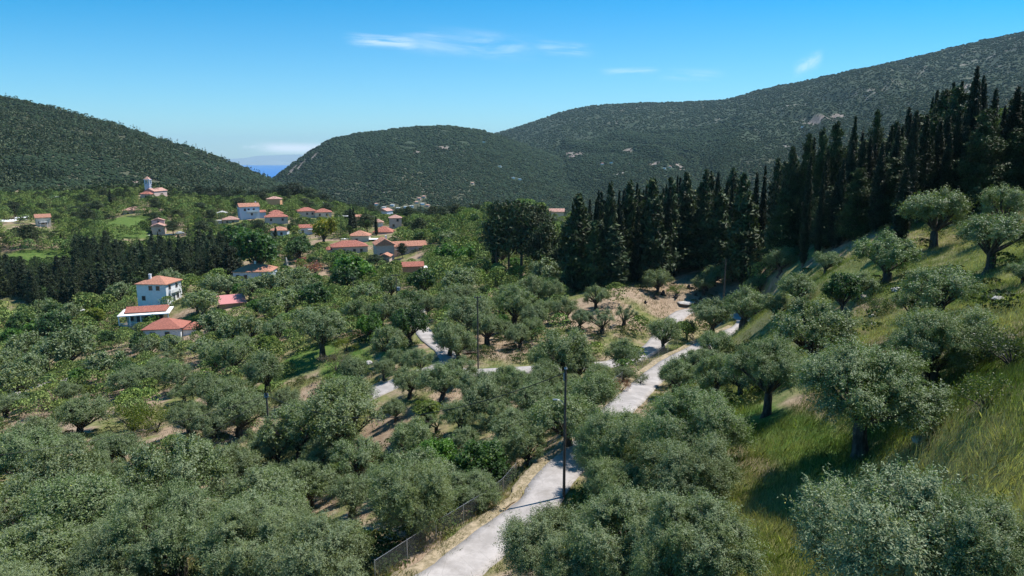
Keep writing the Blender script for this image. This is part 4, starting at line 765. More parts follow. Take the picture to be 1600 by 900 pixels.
p9 = pole(338, 412, 440, 240, 'thin pole in front of the lower wood', None, 'plain', .09)
def cable(a, b, sag, label, r=.022, n_=24):
    t_ = np.linspace(0, 1, n_)[:, None]; pts_ = np.array(a) * (1 - t_) + np.array(b) * t_; pts_[:, 2] -= 4 * sag * (t_ * (1 - t_))[:, 0]
    V, F = tube(pts_, [r] * n_, 5); o = hmesh('power_cable', V, F, M['wire'], None); tag(o, label, 'cable', 'overhead cables between the poles')
off = lambda p, dz, dx=0.0: (p[0] + dx, p[1], p[2] + dz)
cable(off(p2, -.5, .2), off(p1, -.3), 3.3, 'thick black cable sagging between the teal shade pole and the lamp pole', .035)
cable(off(p2, -.5, -.2), P(-60, 718, 60), 1.0, 'black cable running down from the teal shade pole over the grove', .022)
cable(off(p2, -.8, -.2), P(-60, 835, 48), 1.5, 'lower cable hanging from the teal shade pole over dense olives', .02)
cable(off(p6, 0), P(-40, 612, 112), 1.2, 'upper of two thin wires crossing the grove below the veranda house', .022)
cable(off(p6, -.5), P(-40, 622, 110), 1.2, 'lower of two thin wires crossing the grove below the veranda house', .022)
cable(off(p6, 0), off(p4, -.2, -1), 3.0, 'long wire from the grove pole to the transformer pole', .02)
cable(off(p8, 0), off(p4, -.2, -.4), 1.0, 'short wire between the oleander pole and the transformer pole', .02)
cable(off(p5, -.4), P(960, 452, 128), .8, 'thin wire passing in front of the dark conifers', .016)
# chain link fence along the lane
mn, t = newmat('chain_link')
gp = t.node('ShaderNodeNewGeometry').outputs['Position']; sp_ = t.node('ShaderNodeSeparateXYZ', {0: gp})
hx = t.m('ADD', sp_.outputs[0], sp_.outputs[1])
def wires(sgn): return t.m('LESS_THAN', t.m('ABSOLUTE', t.m('SUBTRACT', t.m('FRACT', t.m('MULTIPLY', t.m('MULTIPLY_ADD', sp_.outputs[2], sgn, hx), 7.0)), .5)), .038)
al = t.m('MAXIMUM', wires(1.3), wires(-1.3))
b = t.node('ShaderNodeBsdfPrincipled', {'Base Color': (.25, .26, .28, 1), 'Metallic': .3, 'Roughness': .5, 'Alpha': al}); finish(t, b.outputs[0]); M['net'] = mn
def fence(i0, i1, offs, label, step=9, hgt_=1.5):
    L_ = RL['lane']; T_ = np.gradient(L_[:, :2], axis=0); T_ /= np.linalg.norm(T_, axis=1)[:, None]; N_ = np.stack([-T_[:, 1], T_[:, 0]], -1)
    idx = [i0]; acc = 0
    for i in range(i0 + 1, i1):
        acc += np.linalg.norm(L_[i, :2] - L_[i - 1, :2])
        if acc > 3.0: idx.append(i); acc = 0
    P2 = L_[idx, :2] + N_[idx] * offs; z_ = height(P2[:, 0], P2[:, 1]); o0 = (P2[0, 0], P2[0, 1], float(z_[0])); e = empty('wire_fence', o0); tag(e, label, 'fence')
    for (x_, y_), zz_ in zip(P2, z_):
        V, F = tube([(x_ - o0[0], y_ - o0[1], zz_ - o0[2] - .3), (x_ - o0[0], y_ - o0[1], zz_ - o0[2] + hgt_ + .1)], [.035, .035], 6); hmesh('post', V, F, M['steel'], e)
    V = []; 
    for (x_, y_), zz_ in zip(P2, z_): V += [(x_ - o0[0], y_ - o0[1], zz_ - o0[2] + .05), (x_ - o0[0], y_ - o0[1], zz_ - o0[2] + hgt_)]
    hmesh('netting', V, [(2 * i, 2 * i + 2, 2 * i + 3, 2 * i + 1) for i in range(len(P2) - 1)], M['net'], e)
    tops = [V[2 * i + 1] for i in range(len(P2))]; V2, F2 = tube(tops, [.012] * len(tops), 4); hmesh('top_wire', V2, F2, M['steel'], e)
    LM.append((('near wire fence' if i0 < 50 else 'far wire fence'), P2[len(P2) // 2, 0], P2[len(P2) // 2, 1]))
fence(16, 64, 3.3, 'chain link fence on steel posts along the near stretch of lane')
fence(74, 112, 2.9, 'chain link fence overgrown by shrubs along the far stretch of lane')
def lump(sx, sy, sz, seed, mat, nm='rock', n1_=9, n2_=7):
    rng = np.random.default_rng(seed); V = []; F = []
    off_ = rng.uniform(0, 50)
    for i in range(n2_ + 1):
        th_ = math.pi * i / n2_
        for j in range(n1_):
            ph = 2 * math.pi * j / n1_; d = np.array([math.sin(th_) * math.cos(ph), math.sin(th_) * math.sin(ph), math.cos(th_)])
            k_ = 1 + float(fbm(np.array([d[0] * 1.3 + off_ + d[2]]), np.array([d[1] * 1.3 + off_ - d[2] * .7]), 3, seed)[0]) * .5; V.append(tuple(d * k_ * np.array([sx, sy, sz])))
    for i in range(n2_):
        for j in range(n1_): a = i * n1_ + j; b2 = i * n1_ + (j + 1) % n1_; F.append((a, a + n1_, b2 + n1_, b2))
    return mesh(nm, V, F, M[mat])
for i, (px, py, sx, sy, sz, mt_, lb) in enumerate([(1070,474,2.0,1.2,.45,'rock','flat white rock slab beside the cleared ground'),(1350,466,.9,.5,.3,'rock','pale rock outcrop beside the earth track'),(1364,508,.5,.4,.2,'rock','small pale rock on the earth track'),
    (1260,333,1.2,.8,.4,'rock','pale rock below the conifers'),(578,568,1.0,.7,.35,'rock','grey stone beside the garden plot'),(1300,210,1,1,.5,'rock','pale stone among the high trees')][:5]):
    x, y, z = hit(px, py, 12, 400); o = obj('rock', lump(sx, sy, sz, 200 + i, mt_), None, (x, y, z + .05), i * 1.3); tag(o, lb, 'rock')
for i, (px, py, sx, lb) in enumerate([(1365,495,.45,'grey stone at the upper end of the earth track'),(1400,455,.6,'flat stone by the bend of the earth track'),(1560,470,.5,'pale stone in the grass under the picture edge olives'),(1225,600,.4,'grey stone beside the leaning slope olive'),(1500,560,.45,'mossy stone in the tall grass'),(1440,690,.35,'stone at the foot of the lone olive')]):
    x, y, z = hit(px, py, 12, 400); o = obj('rock', lump(sx, sx * .8, sx * .5, 230 + i, 'rock'), None, (x, y, z + .05), i * 1.9); tag(o, lb, 'rock')
for i, (px, py, s_, lb) in enumerate([(1036,461,1.0,'long charred log on the cleared ground'),(1056,465,.8,'upright charred stump in the middle of the cleared ground'),(1076,451,.9,'charred stump closest to the conifers'),(1022,467,.8,'low charred root under the lone terrace olive'),(1094,468,.6,'small charred stump near the white slab'),(1008,474,.6,'charred branch heap at the lower edge of the clearing'),(1087,462,.5,'burnt root beside the stumps')]):
    x, y, z = hit(px, py, 60, 400); rng = np.random.default_rng(400 + i); pr = []
    for k_ in range(7):
        d = nrm(rng.normal(size=3) * [1, 1, .5] + [0, 0, .35]); pr.append(tube([(0, 0, 0), d * .5 * s_, d * s_ * rng.uniform(.7, 1.3) + [0, 0, -.1]], [.32 * s_, .2 * s_, .05], 6))
    pr.append(tube([(0, 0, -.3), (0.05, 0, .4 * s_), (.1, 0, 1.0 * s_)], [.5 * s_, .42 * s_, .2 * s_], 8, gnarl=.2)); V, F = join(pr)
    o = obj('tree_stump', mesh('tree_stump', V, F, M['char'], True), None, (x, y, z)); tag(o, lb, 'stump', 'charred stumps on the cleared ground')
# a bleached dead trunk in the village, a cut wood heap by the slim pole, a parked white car
x, y, z = P(449, 410, 252); z = float(height(x, y)); V, F = join([tube([(0, 0, -.5), (-.1, 0, 2), (-.5, 0, 5.6)], [.55, .5, .3], 9, gnarl=.1), tube([(-.3, 0, 3), (.3, 0, 4), (.35, 0, 4.4)], [.25, .2, .12], 6)])
tag(obj('dead_tree', mesh('dead_tree', V, F, M['DEAD'] if 'DEAD' in M else M_DEAD, True), None, (x, y, z)), 'bleached bare trunk standing beside the oleanders', 'dead tree'); LM.append(('bleached bare trunk', x, y))
x, y, z = hit(735, 552, 60, 200); rng = np.random.default_rng(3)
pr = [tube([(rng.uniform(-2.5, 1), rng.uniform(-.8, .8), rng.uniform(0, .3)), (rng.uniform(-1, 2.5), rng.uniform(-.8, .8), rng.uniform(.1, .6))], [.09, .05], 5) for _ in range(26)]; V, F = join(pr)
tag(obj('branch_pile', mesh('branch_pile', V, F, M['dry']), None, (x, y, z)), 'heap of cut dry branches at the foot of the slim pole', 'brushwood')
x, y, z = hit(125, 493, 100, 300); e = empty('beach_umbrella', (x, y, z)); tag(e, 'small white and teal parasol in the field before the veranda house', 'parasol')
V, F = tube([(0, 0, -.2), (0, 0, 2.0)], [.04, .04], 6); hmesh('pole', V, F, M['steel'], e)
an = [i * math.pi / 4 for i in range(8)]; V = [(1.7 * math.cos(a), 1.7 * math.sin(a), 1.75) for a in an] + [(0, 0, 2.3)] + [(1.66 * math.cos(a), 1.66 * math.sin(a), 1.70) for a in an]; F = [(i, (i + 1) % 8, 8) for i in range(8)] + [(i, (i + 1) % 8, 9 + (i + 1) % 8, 9 + i) for i in range(8)]; hmesh('canopy', V, F, M['tent'], e)
x, y, z = hit(1110, 0 + 452, 60, 300)
x, y, z = P(281, 362, 364); z = float(height(x, y)); e = empty('parked_car', (x, y, z), .5); tag(e, 'white car parked in the yard beside the gabled house', 'car')
V, F = jl([bx(-2.1, 2.1, -.85, .85, .35, 1.0), ([(-1.4,-.8,1.0),(1.2,-.8,1.0),(1.2,.8,1.0),(-1.4,.8,1.0),(-1.0,-.7,1.5),(.7,-.7,1.5),(.7,.7,1.5),(-1.0,.7,1.5)],[(0,1,5,4),(1,2,6,5),(2,3,7,6),(3,0,4,7),(4,5,6,7)])]); hmesh('body', V, F, M['paint'], e)
for sx_ in (-1.3, 1.3):
    for sy_ in (-.8, .8): V, F = tube([(sx_, sy_ - .1, .33), (sx_, sy_ + .1, .33)], [.33, .33], 10); hmesh('wheel', V, F, M['wire'], e)
# ---------------------------------------------------------------- the rest of the groves and woods
PTS = np.array([(t_['x'], t_['y'], t_['s'] * KIND[t_['kind']][1] * .5) for t_ in TREES])
plist = [tuple(p) for p in PTS]
from collections import defaultdict
cell = defaultdict(list)
def cadd(p): cell[(int(p[0] // 12), int(p[1] // 12))].append(p)
for p in plist: cadd(p)
def free(x, y, r, k_=.8):
    ci, cj = int(x // 12), int(y // 12)
    for i in (-1, 0, 1):
        for j in (-1, 0, 1):
            for q in cell[(ci + i, cj + j)]:
                if (q[0] - x) ** 2 + (q[1] - y) ** 2 < ((q[2] + r) * k_) ** 2: return False
    return all((hx_ - x) ** 2 + (hy_ - y) ** 2 > (hr + r * .8) ** 2 for hx_, hy_, hr in HOUSES)
CLEAR = [(640,515,710,560),(590,570,640,612),(740,570,772,584),(655,568,678,578),(1000,525,1045,556),(1055,478,1085,496),(1140,495,1175,522),(960,555,1085,640),(660,700,880,900),(955,440,1110,480),(1000,430,1120,480),
         (195,423,290,500),(228,494,310,522),(338,455,390,482),(366,412,434,432),(574,370,656,406),(515,372,578,392),(545,360,585,376),(628,408,672,426),(590,398,614,408),(370,318,416,345),(411,330,452,350),(423,354,452,368),(466,352,494,366),(466,326,520,340),(417,307,442,320),(338,330,375,350),
         (190,323,232,342),(218,338,292,370),(55,332,82,352),(0,338,45,354),(216,276,270,306),(592,322,616,336),(606,337,630,356),(578,342,602,352),(583,354,616,370),(553,332,564,346),(856,326,882,336),(416,605,432,715),(741,458,752,560),(614,424,630,455),(1126,400,1136,455),(840,570,900,700),
         (440,535,560,560),(735,525,850,555),(475,775,510,795),(325,675,360,695),(110,590,180,640),(0,610,30,665),(120,500,195,560),(0,365,105,400),(175,340,228,375),(1340,440,1400,540),(860,470,980,530),(650,830,720,890),(215,690,245,712),(410,650,430,668),(575,662,610,690),(120,694,145,712),(548,795,580,815),(320,612,345,628),(470,612,492,628),(290,562,312,578),(240,612,262,628)]
CLEAR += [(-20,598,78,668),(95,572,192,668),(92,503,205,560),(455,396,515,426),(440,383,462,414),(480,338,530,376),(1150,310,1195,350),(1225,332,1260,362),(175,622,275,676),(605,795,765,880),(645,512,712,562),(430,535,580,590),(780,520,850,560),(40,365,110,402)]
CD = [hit((a + c_) / 2, d_, 12, 3000)[1] for a, b_, c_, d_ in CLEAR]
def blocked(x, y, z, hgt_, r):
    px, py, d = proj(x, y, z); _, pt, _ = proj(x, y, z + hgt_); rr = r * FPX / d * .8
    for (a, b_, c_, d_), cd in zip(CLEAR, CD):
        if y < cd + 4 and px + rr > a and px - rr < c_ and py > b_ and pt < d_ and (px > a - rr * .4) : return True
    return False
def rdist(x, y): return float(np.sqrt(((rp[:, 0] - x) ** 2 + (rp[:, 1] - y) ** 2).min()))
def olive_zone(px, Y):
    if px > 1120 and Y > 20: 
        return False
    if px > 880 and Y > 118: return False
    if px < 420 and Y > 222: return False
    if px < 720 and Y > 285: return False
    return True
r3 = random.Random(5)
n_fill = 0
for it in range(60000):
    Y = 30 + 300 * r3.random() ** 1.1 if it % 3 else 30 + 120 * r3.random()
    px = r3.uniform(-140, 1120); x = (px - 800) / FPX * Y * 1.05
    px_, py_, d_ = proj(x, Y, CAMZ - 34)
    if not olive_zone(px_, Y): continue
    r = (r3.uniform(2.0, 5.0) if r3.random() < .7 else r3.uniform(1.6, 2.6)) if Y > 60 else r3.uniform(2.2, 4.0)
    if not free(x, Y, r, .83 if Y < 190 else .74): continue
    if Y < 170 and rdist(x, Y) < (r + 1.4 if not (84 < Y < 100 and px_ < 960) else r * .5 + 1.2): continue
    z = float(height(x, Y))
    if blocked(x, Y, z, r * 1.7, r): continue
    far_ = (px_ - 460) ** 2 / 250 ** 2 + (Y - 290) ** 2 / 60 ** 2 < 1
    u = r3.random()
    if .08 < u < .15 and Y < 190: addtree('broad', x, Y, r * 1.6 / 5.4, r * 1.2 / 5.4, shade((.12, .165, .03), .3), z=z); cadd((x, Y, r * .8)); n_fill += 1; continue
    if u < (.30 if far_ else (.08 if Y > 110 else .02)): addtree('broad', x, Y, r * 2 / 5.4, None, shade(DG if r3.random() < .6 else GR, .2), z=z)
    else: addtree('olive' if u < .96 else 'pale', x, Y, r * 2 / 5.6, r * 2 / 5.6 * r3.uniform(.72, 1.1), shade((.172, .228, .066), .24), z=z)
    cadd((x, Y, r)); n_fill += 1
# conifer wood beyond the slope, lower wood behind the villas, village knoll
def scatter(n_try, pxr, Yr, test, pick, k_=.62):
    for it in range(n_try):
        px = r3.uniform(*pxr); Y = r3.uniform(*Yr); x = (px - 800) / FPX * Y * 1.02
        if not test(px, Y): continue
        kind, wid, ht, c_ = pick(px, Y)
        if not free(x, Y, wid / 2, k_): continue
        z = float(height(x, Y))
        if blocked(x, Y, z, ht * .9, wid / 2): continue
        addtree(kind, x, Y, wid / KIND[kind][1], ht / HT[kind], c_, z=z); cadd((x, Y, wid / 2))
def edge(px): return np.interp(px, [880, 960, 1070, 1110, 1210, 1300, 1400, 1480, 1640], [150, 146, 156, 152, 138, 110, 98, 96, 92])
def pick_w(px, Y):
    u = r3.random(); lim = float(np.interp(px, [880, 940, 1000, 1100, 1200, 1300, 1400, 1500, 1640], [19, 20, 20.5, 19.5, 17, 15.5, 14, 15, 13]))
    if u < .22: return 'spire', r3.uniform(1.6, 2.4), lim * r3.uniform(.8, 1.08), None
    if u < .34: return 'pine', r3.uniform(6, 9.5), lim * r3.uniform(.6, .85), shade((.055, .078, .03), .25)
    return 'conifer', r3.uniform(4.6, 9.6), lim * r3.uniform(.5, 1.03), shade((.055, .078, .03), .35)
scatter(9000, (885, 1640), (92, 205), lambda px, Y: edge(px) < Y < edge(px) + 48 and not (1505 < px < 1580 and Y > 104), pick_w, .60)
scatter(400, (1480, 1640), (100, 150), lambda px, Y: True, lambda px, Y: ('olive', r3.uniform(4, 6), r3.uniform(3.5, 5), None), .7)
def pick_l(px, Y):
    u = r3.random()
    if u < .35: return 'spire', r3.uniform(2.2, 3.4), r3.uniform(7, 15), shade((.034, .05, .022), .3)
    if u < .5: return 'broad', r3.uniform(4, 6), r3.uniform(4, 8), shade((.06, .10, .03), .3)
    return 'conifer', r3.uniform(4.0, 8), r3.uniform(7, 13.5), shade((.04, .058, .024), .35)
scatter(9000, (-60, 372), (226, 292), lambda px, Y: Y > 226 + max(0, px - 200) * .12 and not (px < 50 and Y < 240), pick_l, .60)
def pick_m(px, Y):
    u = r3.random()
    if u < .62: return 'olive', r3.uniform(4.5, 8), r3.uniform(4.5, 6.5), None
    if u < .82: return 'broad', r3.uniform(4, 7), r3.uniform(3.5, 7), shade((.05, .085, .025), .25)
    if u < .9: return 'pine', r3.uniform(5, 8), r3.uniform(6, 10), None
    return 'spire', r3.uniform(1.6, 2.4), r3.uniform(6, 11), None
scatter(16000, (-60, 760), (285, 520), lambda px, Y: not (px < 420 and Y < 292) and not (15 < px < 100 and 320 < Y < 348) and not (170 < px < 232 and 350 < Y < 405), pick_m, .68)
scatter(1500, (640, 900), (200, 330), lambda px, Y: px < 1000, pick_m, .75)
# ---------------------------------------------------------------- turn the list into objects
for t_ in TREES:
    t_['d'] = math.hypot(t_['x'], t_['y']); t_['app'] = t_['s'] * KIND[t_['kind']][1] * (HT[t_['kind']] * t_['sz']) / t_['d'] ** 2 * (1.6 if t_['label'] else 1)
    px, py, d_ = proj(t_['x'], t_['y'], t_['z'] + 2); t_['in'] = -80 < px < 1680 and py > 0; t_['px'] = px
LIMIT = {'olive_tree': 296, 'broadleaf_tree': 150, 'conifer_tree': 230, 'cypress_tree': 150, 'pine_tree': 110, 'shrub': 60}
chosen = []; rest = []
byn = defaultdict(list)
for t_ in TREES: byn[KIND[t_['kind']][2]].append(t_)
for nm, L_ in byn.items():
    L_.sort(key=lambda q: -q['app'] - (10 if q['label'] else 0)); vis = [q for q in L_ if q['in']]; chosen += vis[:LIMIT[nm]]; rest += vis[LIMIT[nm]:] + [q for q in L_ if not q['in'] and q['d'] < 120]
# landmarks for the descriptions
for px, py, nm in [(1075,552,'crest of the lane'),(1150,500,'hairpin bend'),(690,550,'lane junction'),(605,603,'lower visible piece of lane'),(820,790,'shaded stretch of lane'),(1060,465,'cleared ground with stumps'),(480,560,'shady grass plot'),(120,620,'dry field track'),(60,375,'bare hillock'),(205,362,'green terraced field'),(790,545,'dry terrace')]:
    x, y, z = hit(px, py); LM.append((nm, x, y))
for q in TREES:
    if q['label']:
        key = {'wide olive tree with a forked': 'wide forked olive', 'leaning olive tree with bare': 'leaning olive by the fence', 'large olive tree with thick': 'lone olive in tall grass', 'silvery olive tree closest': 'silvery near olive', 'glossy green fig': 'glossy fig tree',
               'tallest spire': 'tallest spire cypress', 'massive bushy': 'massive bushy conifer', 'short pointed cypress beside the two': 'short pointed cypress', 'big flat topped': 'flat topped conifer', 'broad conifer with green': 'sunlit forward conifer', 'single spire cypress in': 'single mid wood spire',
               'taller cypress of the sky': 'skyline cypress pair', 'round headed conifer': 'round headed conifer', 'golden green tree among': 'golden green tree', 'big leafy green': 'big leafy village tree', 'dark pine with three': 'pine clump', 'pink flowering': 'pink oleander', 'rusty golden': 'rusty golden shrub', 'yellow green shrub in': 'yellow green shrub'}
        for k_, v_ in key.items():
            if q['label'].startswith(k_): LM.append((v_, q['x'], q['y']))
ORD = 'next second third fourth fifth sixth seventh eighth ninth tenth eleventh twelfth'.split() + ['%dth' % i if i % 10 not in (1, 2, 3) or i in (11, 12, 13) else '%d%s' % (i, {1: 'st', 2: 'nd', 3: 'rd'}[i % 10]) for i in range(13, 90)]
WORD = {'olive_tree': 'olive tree', 'broadleaf_tree': 'leafy green tree', 'conifer_tree': 'dark conifer', 'cypress_tree': 'narrow cypress', 'pine_tree': 'dark pine', 'shrub': 'shrub'}
slot = defaultdict(list)
for q in chosen:
    if q['label']: continue
    best = min(LM, key=lambda l: math.hypot(l[1] - q['x'], (l[2] - q['y']) * .6)); dx, dy = q['x'] - best[1], (q['y'] - best[2]) * .6
    sec = ('uphill from' if dx > 0 else 'downhill from') if abs(dx) > abs(dy) else ('beyond' if dy > 0 else 'in front of')
    slot[(KIND[q['kind']][2], best[0], sec)].append((math.hypot(dx, dy), q))
for (nm, l_, sec), L_ in slot.items():
    L_.sort(key=lambda a: a[0])
    for i, (dd, q) in enumerate(L_):
        wd = q['s'] * KIND[q['kind']][1]; size = 'small' if wd < 4.6 else ('big' if wd > 8 else 'mid sized')
        if nm in ('conifer_tree', 'cypress_tree', 'pine_tree'): size = 'short' if q['sz'] * HT[q['kind']] < 9 else ('tall' if q['sz'] * HT[q['kind']] > 13 else 'mid height')
        tone = ''
        q['label'] = ' '.join(f"{size} {tone} {WORD[nm]}, {ORD[i]} one {sec} the {l_}".split())
GRP = {'olive_tree': 'olive trees of the groves', 'broadleaf_tree': 'leafy green trees between the olives and houses', 'conifer_tree': 'dark conifers of the woods', 'cypress_tree': 'narrow cypresses', 'pine_tree': 'pines on the village hill', 'shrub': 'shrubs among the olives'}
cnt = defaultdict(int)
for q in chosen:
    lib, W0, nm, cat, _ = KIND[q['kind']]; d_ = q['d'] 
    lod = 'hi' if d_ < 52 else ('mid' if d_ < 150 else 'low'); L_ = lib[lod]; me = L_[cnt[nm + lod] % len(L_)]; cnt[nm + lod] += 1
    e = empty(nm, (q['x'], q['y'], q['z']), q['rot']); e.scale = (q['s'], q['s'] * random.Random(cnt[nm + lod]).uniform(.82, 1.2), q['sz']); tag(e, q['label'], cat, q['group'] or GRP[nm])
    for pn, m_ in zip(('crown', 'trunk') if q['kind'] != 'shrub' else ('leaves', 'stem'), me):
        o = obj(pn, m_, e); o.color = (*q['col'], 1)
print('trees', len(TREES), {k_: len(v_) for k_, v_ in byn.items()}, 'fill', n_fill, 'rest', len(rest))
# remaining far trees as one mass, built of small leaf sprays
def spray_mass(name, label, items, per, size, seed=1):
    """items: arrays x,y,z,width,height,kind(0 round,1 cone),colour"""
    rng = np.random.default_rng(seed); X = np.array([i[:6] for i in items], float); Cc = np.array([i[6] for i in items], float); n_ = len(X)
    u = rng.random((n_, per)); ph = rng.uniform(0, 2 * np.pi, (n_, per)); cone = X[:, 5:6]
    lob = rng.integers(0, 5, (n_, per)); lph = lob * 1.256 + rng.uniform(0, 6.28, (n_, 1))
    zz = np.where(cone > 0, u ** 1.4, .22 + .78 * np.sin(u * np.pi / 2)); rr = np.where(cone > 0, (1 - zz) ** .7 + .04, np.sqrt(np.maximum(0, 1 - ((zz - .5) / .52) ** 2)))
    rr = rr * rng.uniform(.6, 1.05, (n_, per)) * (1 + .18 * np.sin(ph * 5 + lph)) * (1 + .12 * np.sin(u * 21 + ph * 3))
    pos = np.stack([X[:, :1] + np.cos(ph) * rr * X[:, 3:4] / 2, X[:, 1:2] + np.sin(ph) * rr * X[:, 3:4] / 2, X[:, 2:3] + zz * X[:, 4:5]], -1).reshape(-1, 3)
    out_ = np.stack([np.cos(ph), np.sin(ph), np.where(cone > 0, 1.3, .8) + 0 * ph], -1).reshape(-1, 3) + rng.normal(size=(n_ * per, 3)) * .5
    sz_ = np.repeat(X[:, 3] * size, per); V, F, _ = leaves(pos, np.cross(out_, rng.normal(size=out_.shape)), sz_, sz_ * .75, rng)
    cc_ = np.repeat(Cc, per, 0) * rng.uniform(.7, 1.3, (n_ * per, 1))
    o = obj(name, mesh(name, V, F, M_ST, False, rng.random(n_ * per) * .9, cc_)); tag(o, label, None, None, 'stuff'); return o
if rest: spray_mass('distant_trees', 'distant tree canopy of olives and pines between the houses', [(q['x'], q['y'], q['z'], q['s'] * KIND[q['kind']][1], q['sz'] * HT[q['kind']], 1. if q['kind'] in ('spire', 'conifer') else 0., q['col']) for q in rest], 560, .085, 3)
# woodland of the valley floor (500 - 1500 m) and scrub of the mountains
rng = np.random.default_rng(21)
def sample(n_, a0, a1, y0, y1, pw=1.0):
    px = rng.uniform(a0, a1, n_); Y = np.exp(rng.uniform(math.log(y0), math.log(y1), n_)); x = (px - 800) / FPX * Y; return px, x, Y, height(x, Y)
px, x, Y, z = sample(26000, -120, 1720, 500, 1900)
nzv = fbm(x / 120, Y / 160, 4, 44); keep = (nzv > -.42) & ~((Y < 620) & (px < 640) & (px > 230) & (rng.random(len(px)) < .0))
hx_ = np.array([(h[0], h[1]) for h in HOUSES if h[1] > 440]); dmin = np.min((x[:, None] - hx_[None, :, 0]) ** 2 + ((Y[:, None] - hx_[None, :, 1] + 12) / 2.5) ** 2, 1); keep &= dmin > 9 ** 2
items = []
for i in np.where(keep)[0]:
    dark = fbm(x[i:i+1] / 90, Y[i:i+1] / 130, 3, 55)[0] > .02; u = rng.random()
    if dark and u < .6: items.append((x[i], Y[i], z[i], rng.uniform(4, 6.5), rng.uniform(8, 14), 1., (.028, .042, .022)))
    elif u < .8: items.append((x[i], Y[i], z[i], rng.uniform(6, 10), rng.uniform(4, 7), 0., (.075, .095, .05)))
    else: items.append((x[i], Y[i], z[i], rng.uniform(5, 9), rng.uniform(4, 7), 0., (.04, .062, .025)))
spray_mass('woodland', 'mixed olive and cypress woodland covering the valley floor', items, 34, .26, 5)
# scrub: irregular domes
ico = bpy.data.meshes.new('tmp'); import bmesh
bm = bmesh.new(); bmesh.ops.create_icosphere(bm, subdivisions=2, radius=1); IV = np.array([v.co[:] for v in bm.verts]); IF = np.array([[v.index for v in f.verts] for f in bm.faces]); bm.free()
bm = bmesh.new(); bmesh.ops.create_icosphere(bm, subdivisions=1, radius=1); IV1 = np.array([v.co[:] for v in bm.verts]); IF1 = np.array([[v.index for v in f.verts] for f in bm.faces]); bm.free(); bpy.data.meshes.remove(ico)
msb, t = newmat('scrub_foliage')
at = t.node('ShaderNodeAttribute', attribute_name='colr').outputs['Color']; gp = t.node('ShaderNodeNewGeometry').outputs['Position']; nn = t.noise(gp, .6, 4, .7)
b = t.node('ShaderNodeBsdfPrincipled', {'Base Color': t.mix(t.step(nn, .3, .7), t.node('ShaderNodeVectorMath', {0: at, 3: .65}, operation='SCALE').outputs[0], t.node('ShaderNodeVectorMath', {0: at, 3: 1.3}, operation='SCALE').outputs[0]), 'Roughness': 1, 'Specular IOR Level': .05, 'Normal': bump(t, nn, 1.0, 1.5)}); finish(t, b.outputs[0])
def scrub(name, label, n_, a0, a1, y0, y1, s0, s1, seed, cut=-.5, hk=.62):
    global rng
    rng = np.random.default_rng(seed); px, x, Y, z = sample(n_, a0, a1, y0, y1)
    e_ = 30.; sl = height(x, Y + e_) - height(x, Y - e_); nz_ = fbm(x / 70, Y / 70, 4, seed) + .4 * fbm(x / 14, Y / 14, 2, seed + 3)
    ri = np.clip(((np.log(Y + 60) - lgy0) / dgy).astype(int), 0, NR - 1); cj = np.clip(((x / (Y + 60) + 1.22) / dga).astype(int), 0, NC - 1)
    keep = (nz_ > cut) & (sl > -12) & (FARM[ri, cj] < .15 + .65 * rng.random(len(x))); x, Y, z = x[keep], Y[keep], z[keep]; m_ = len(x)
    if len(hx_): dm = np.min((x[:, None] - hx_[None, :, 0]) ** 2 + ((Y[:, None] - hx_[None, :, 1]) / 3) ** 2, 1); kk = dm > 8 ** 2; x, Y, z = x[kk], Y[kk], z[kk]; m_ = len(x)
    s_ = rng.uniform(s0, s1, m_) * (1 + .5 * (rng.random(m_) > .9)) * np.clip(Y / ((y0 + y1) / 2), .75, 1.6)
    an_ = rng.uniform(0, 6.28, m_); jit = 1 + rng.uniform(-.22, .22, (m_, len(IV1)))
    v = IV1[None] * jit[..., None] * s_[:, None, None] * np.array([1, 1, hk]); ca, sa = np.cos(an_)[:, None], np.sin(an_)[:, None]
    v = np.stack([v[..., 0] * ca - v[..., 1] * sa, v[..., 0] * sa + v[..., 1] * ca, v[..., 2]], -1) + np.stack([x, Y, z + s_ * .25], -1)[:, None]
    F = (IF1[None] + (np.arange(m_) * len(IV1))[:, None, None]).reshape(-1, 3)
    base = np.array([(.034, .056, .030), (.044, .068, .034), (.030, .048, .028), (.047, .068, .036)])[rng.choice(4, m_, p=[.4, .25, .25, .1])] * rng.uniform(.8, 1.2, (m_, 1))
    o = obj(name, mesh(name, v.reshape(-1, 3), F, msb, True, None, np.repeat(base, len(IV1), 0))); tag(o, label, None, None, 'stuff'); return m_
c1 = scrub('scrub', 'dark maquis scrub dotting the near mountain', 38000, -120, 500, 520, 1700, 1.7, 3.4, 71)
c2 = scrub('scrub', 'dark maquis scrub covering the rounded middle mountain', 66000, 370, 1150, 1100, 2600, 2.2, 4.0, 72)
c3 = scrub('scrub', 'dark maquis scrub covering the far long mountain', 84000, 740, 1720, 1000, 4300, 2.6, 4.6, 73)
print('scrub', c1, c2, c3)
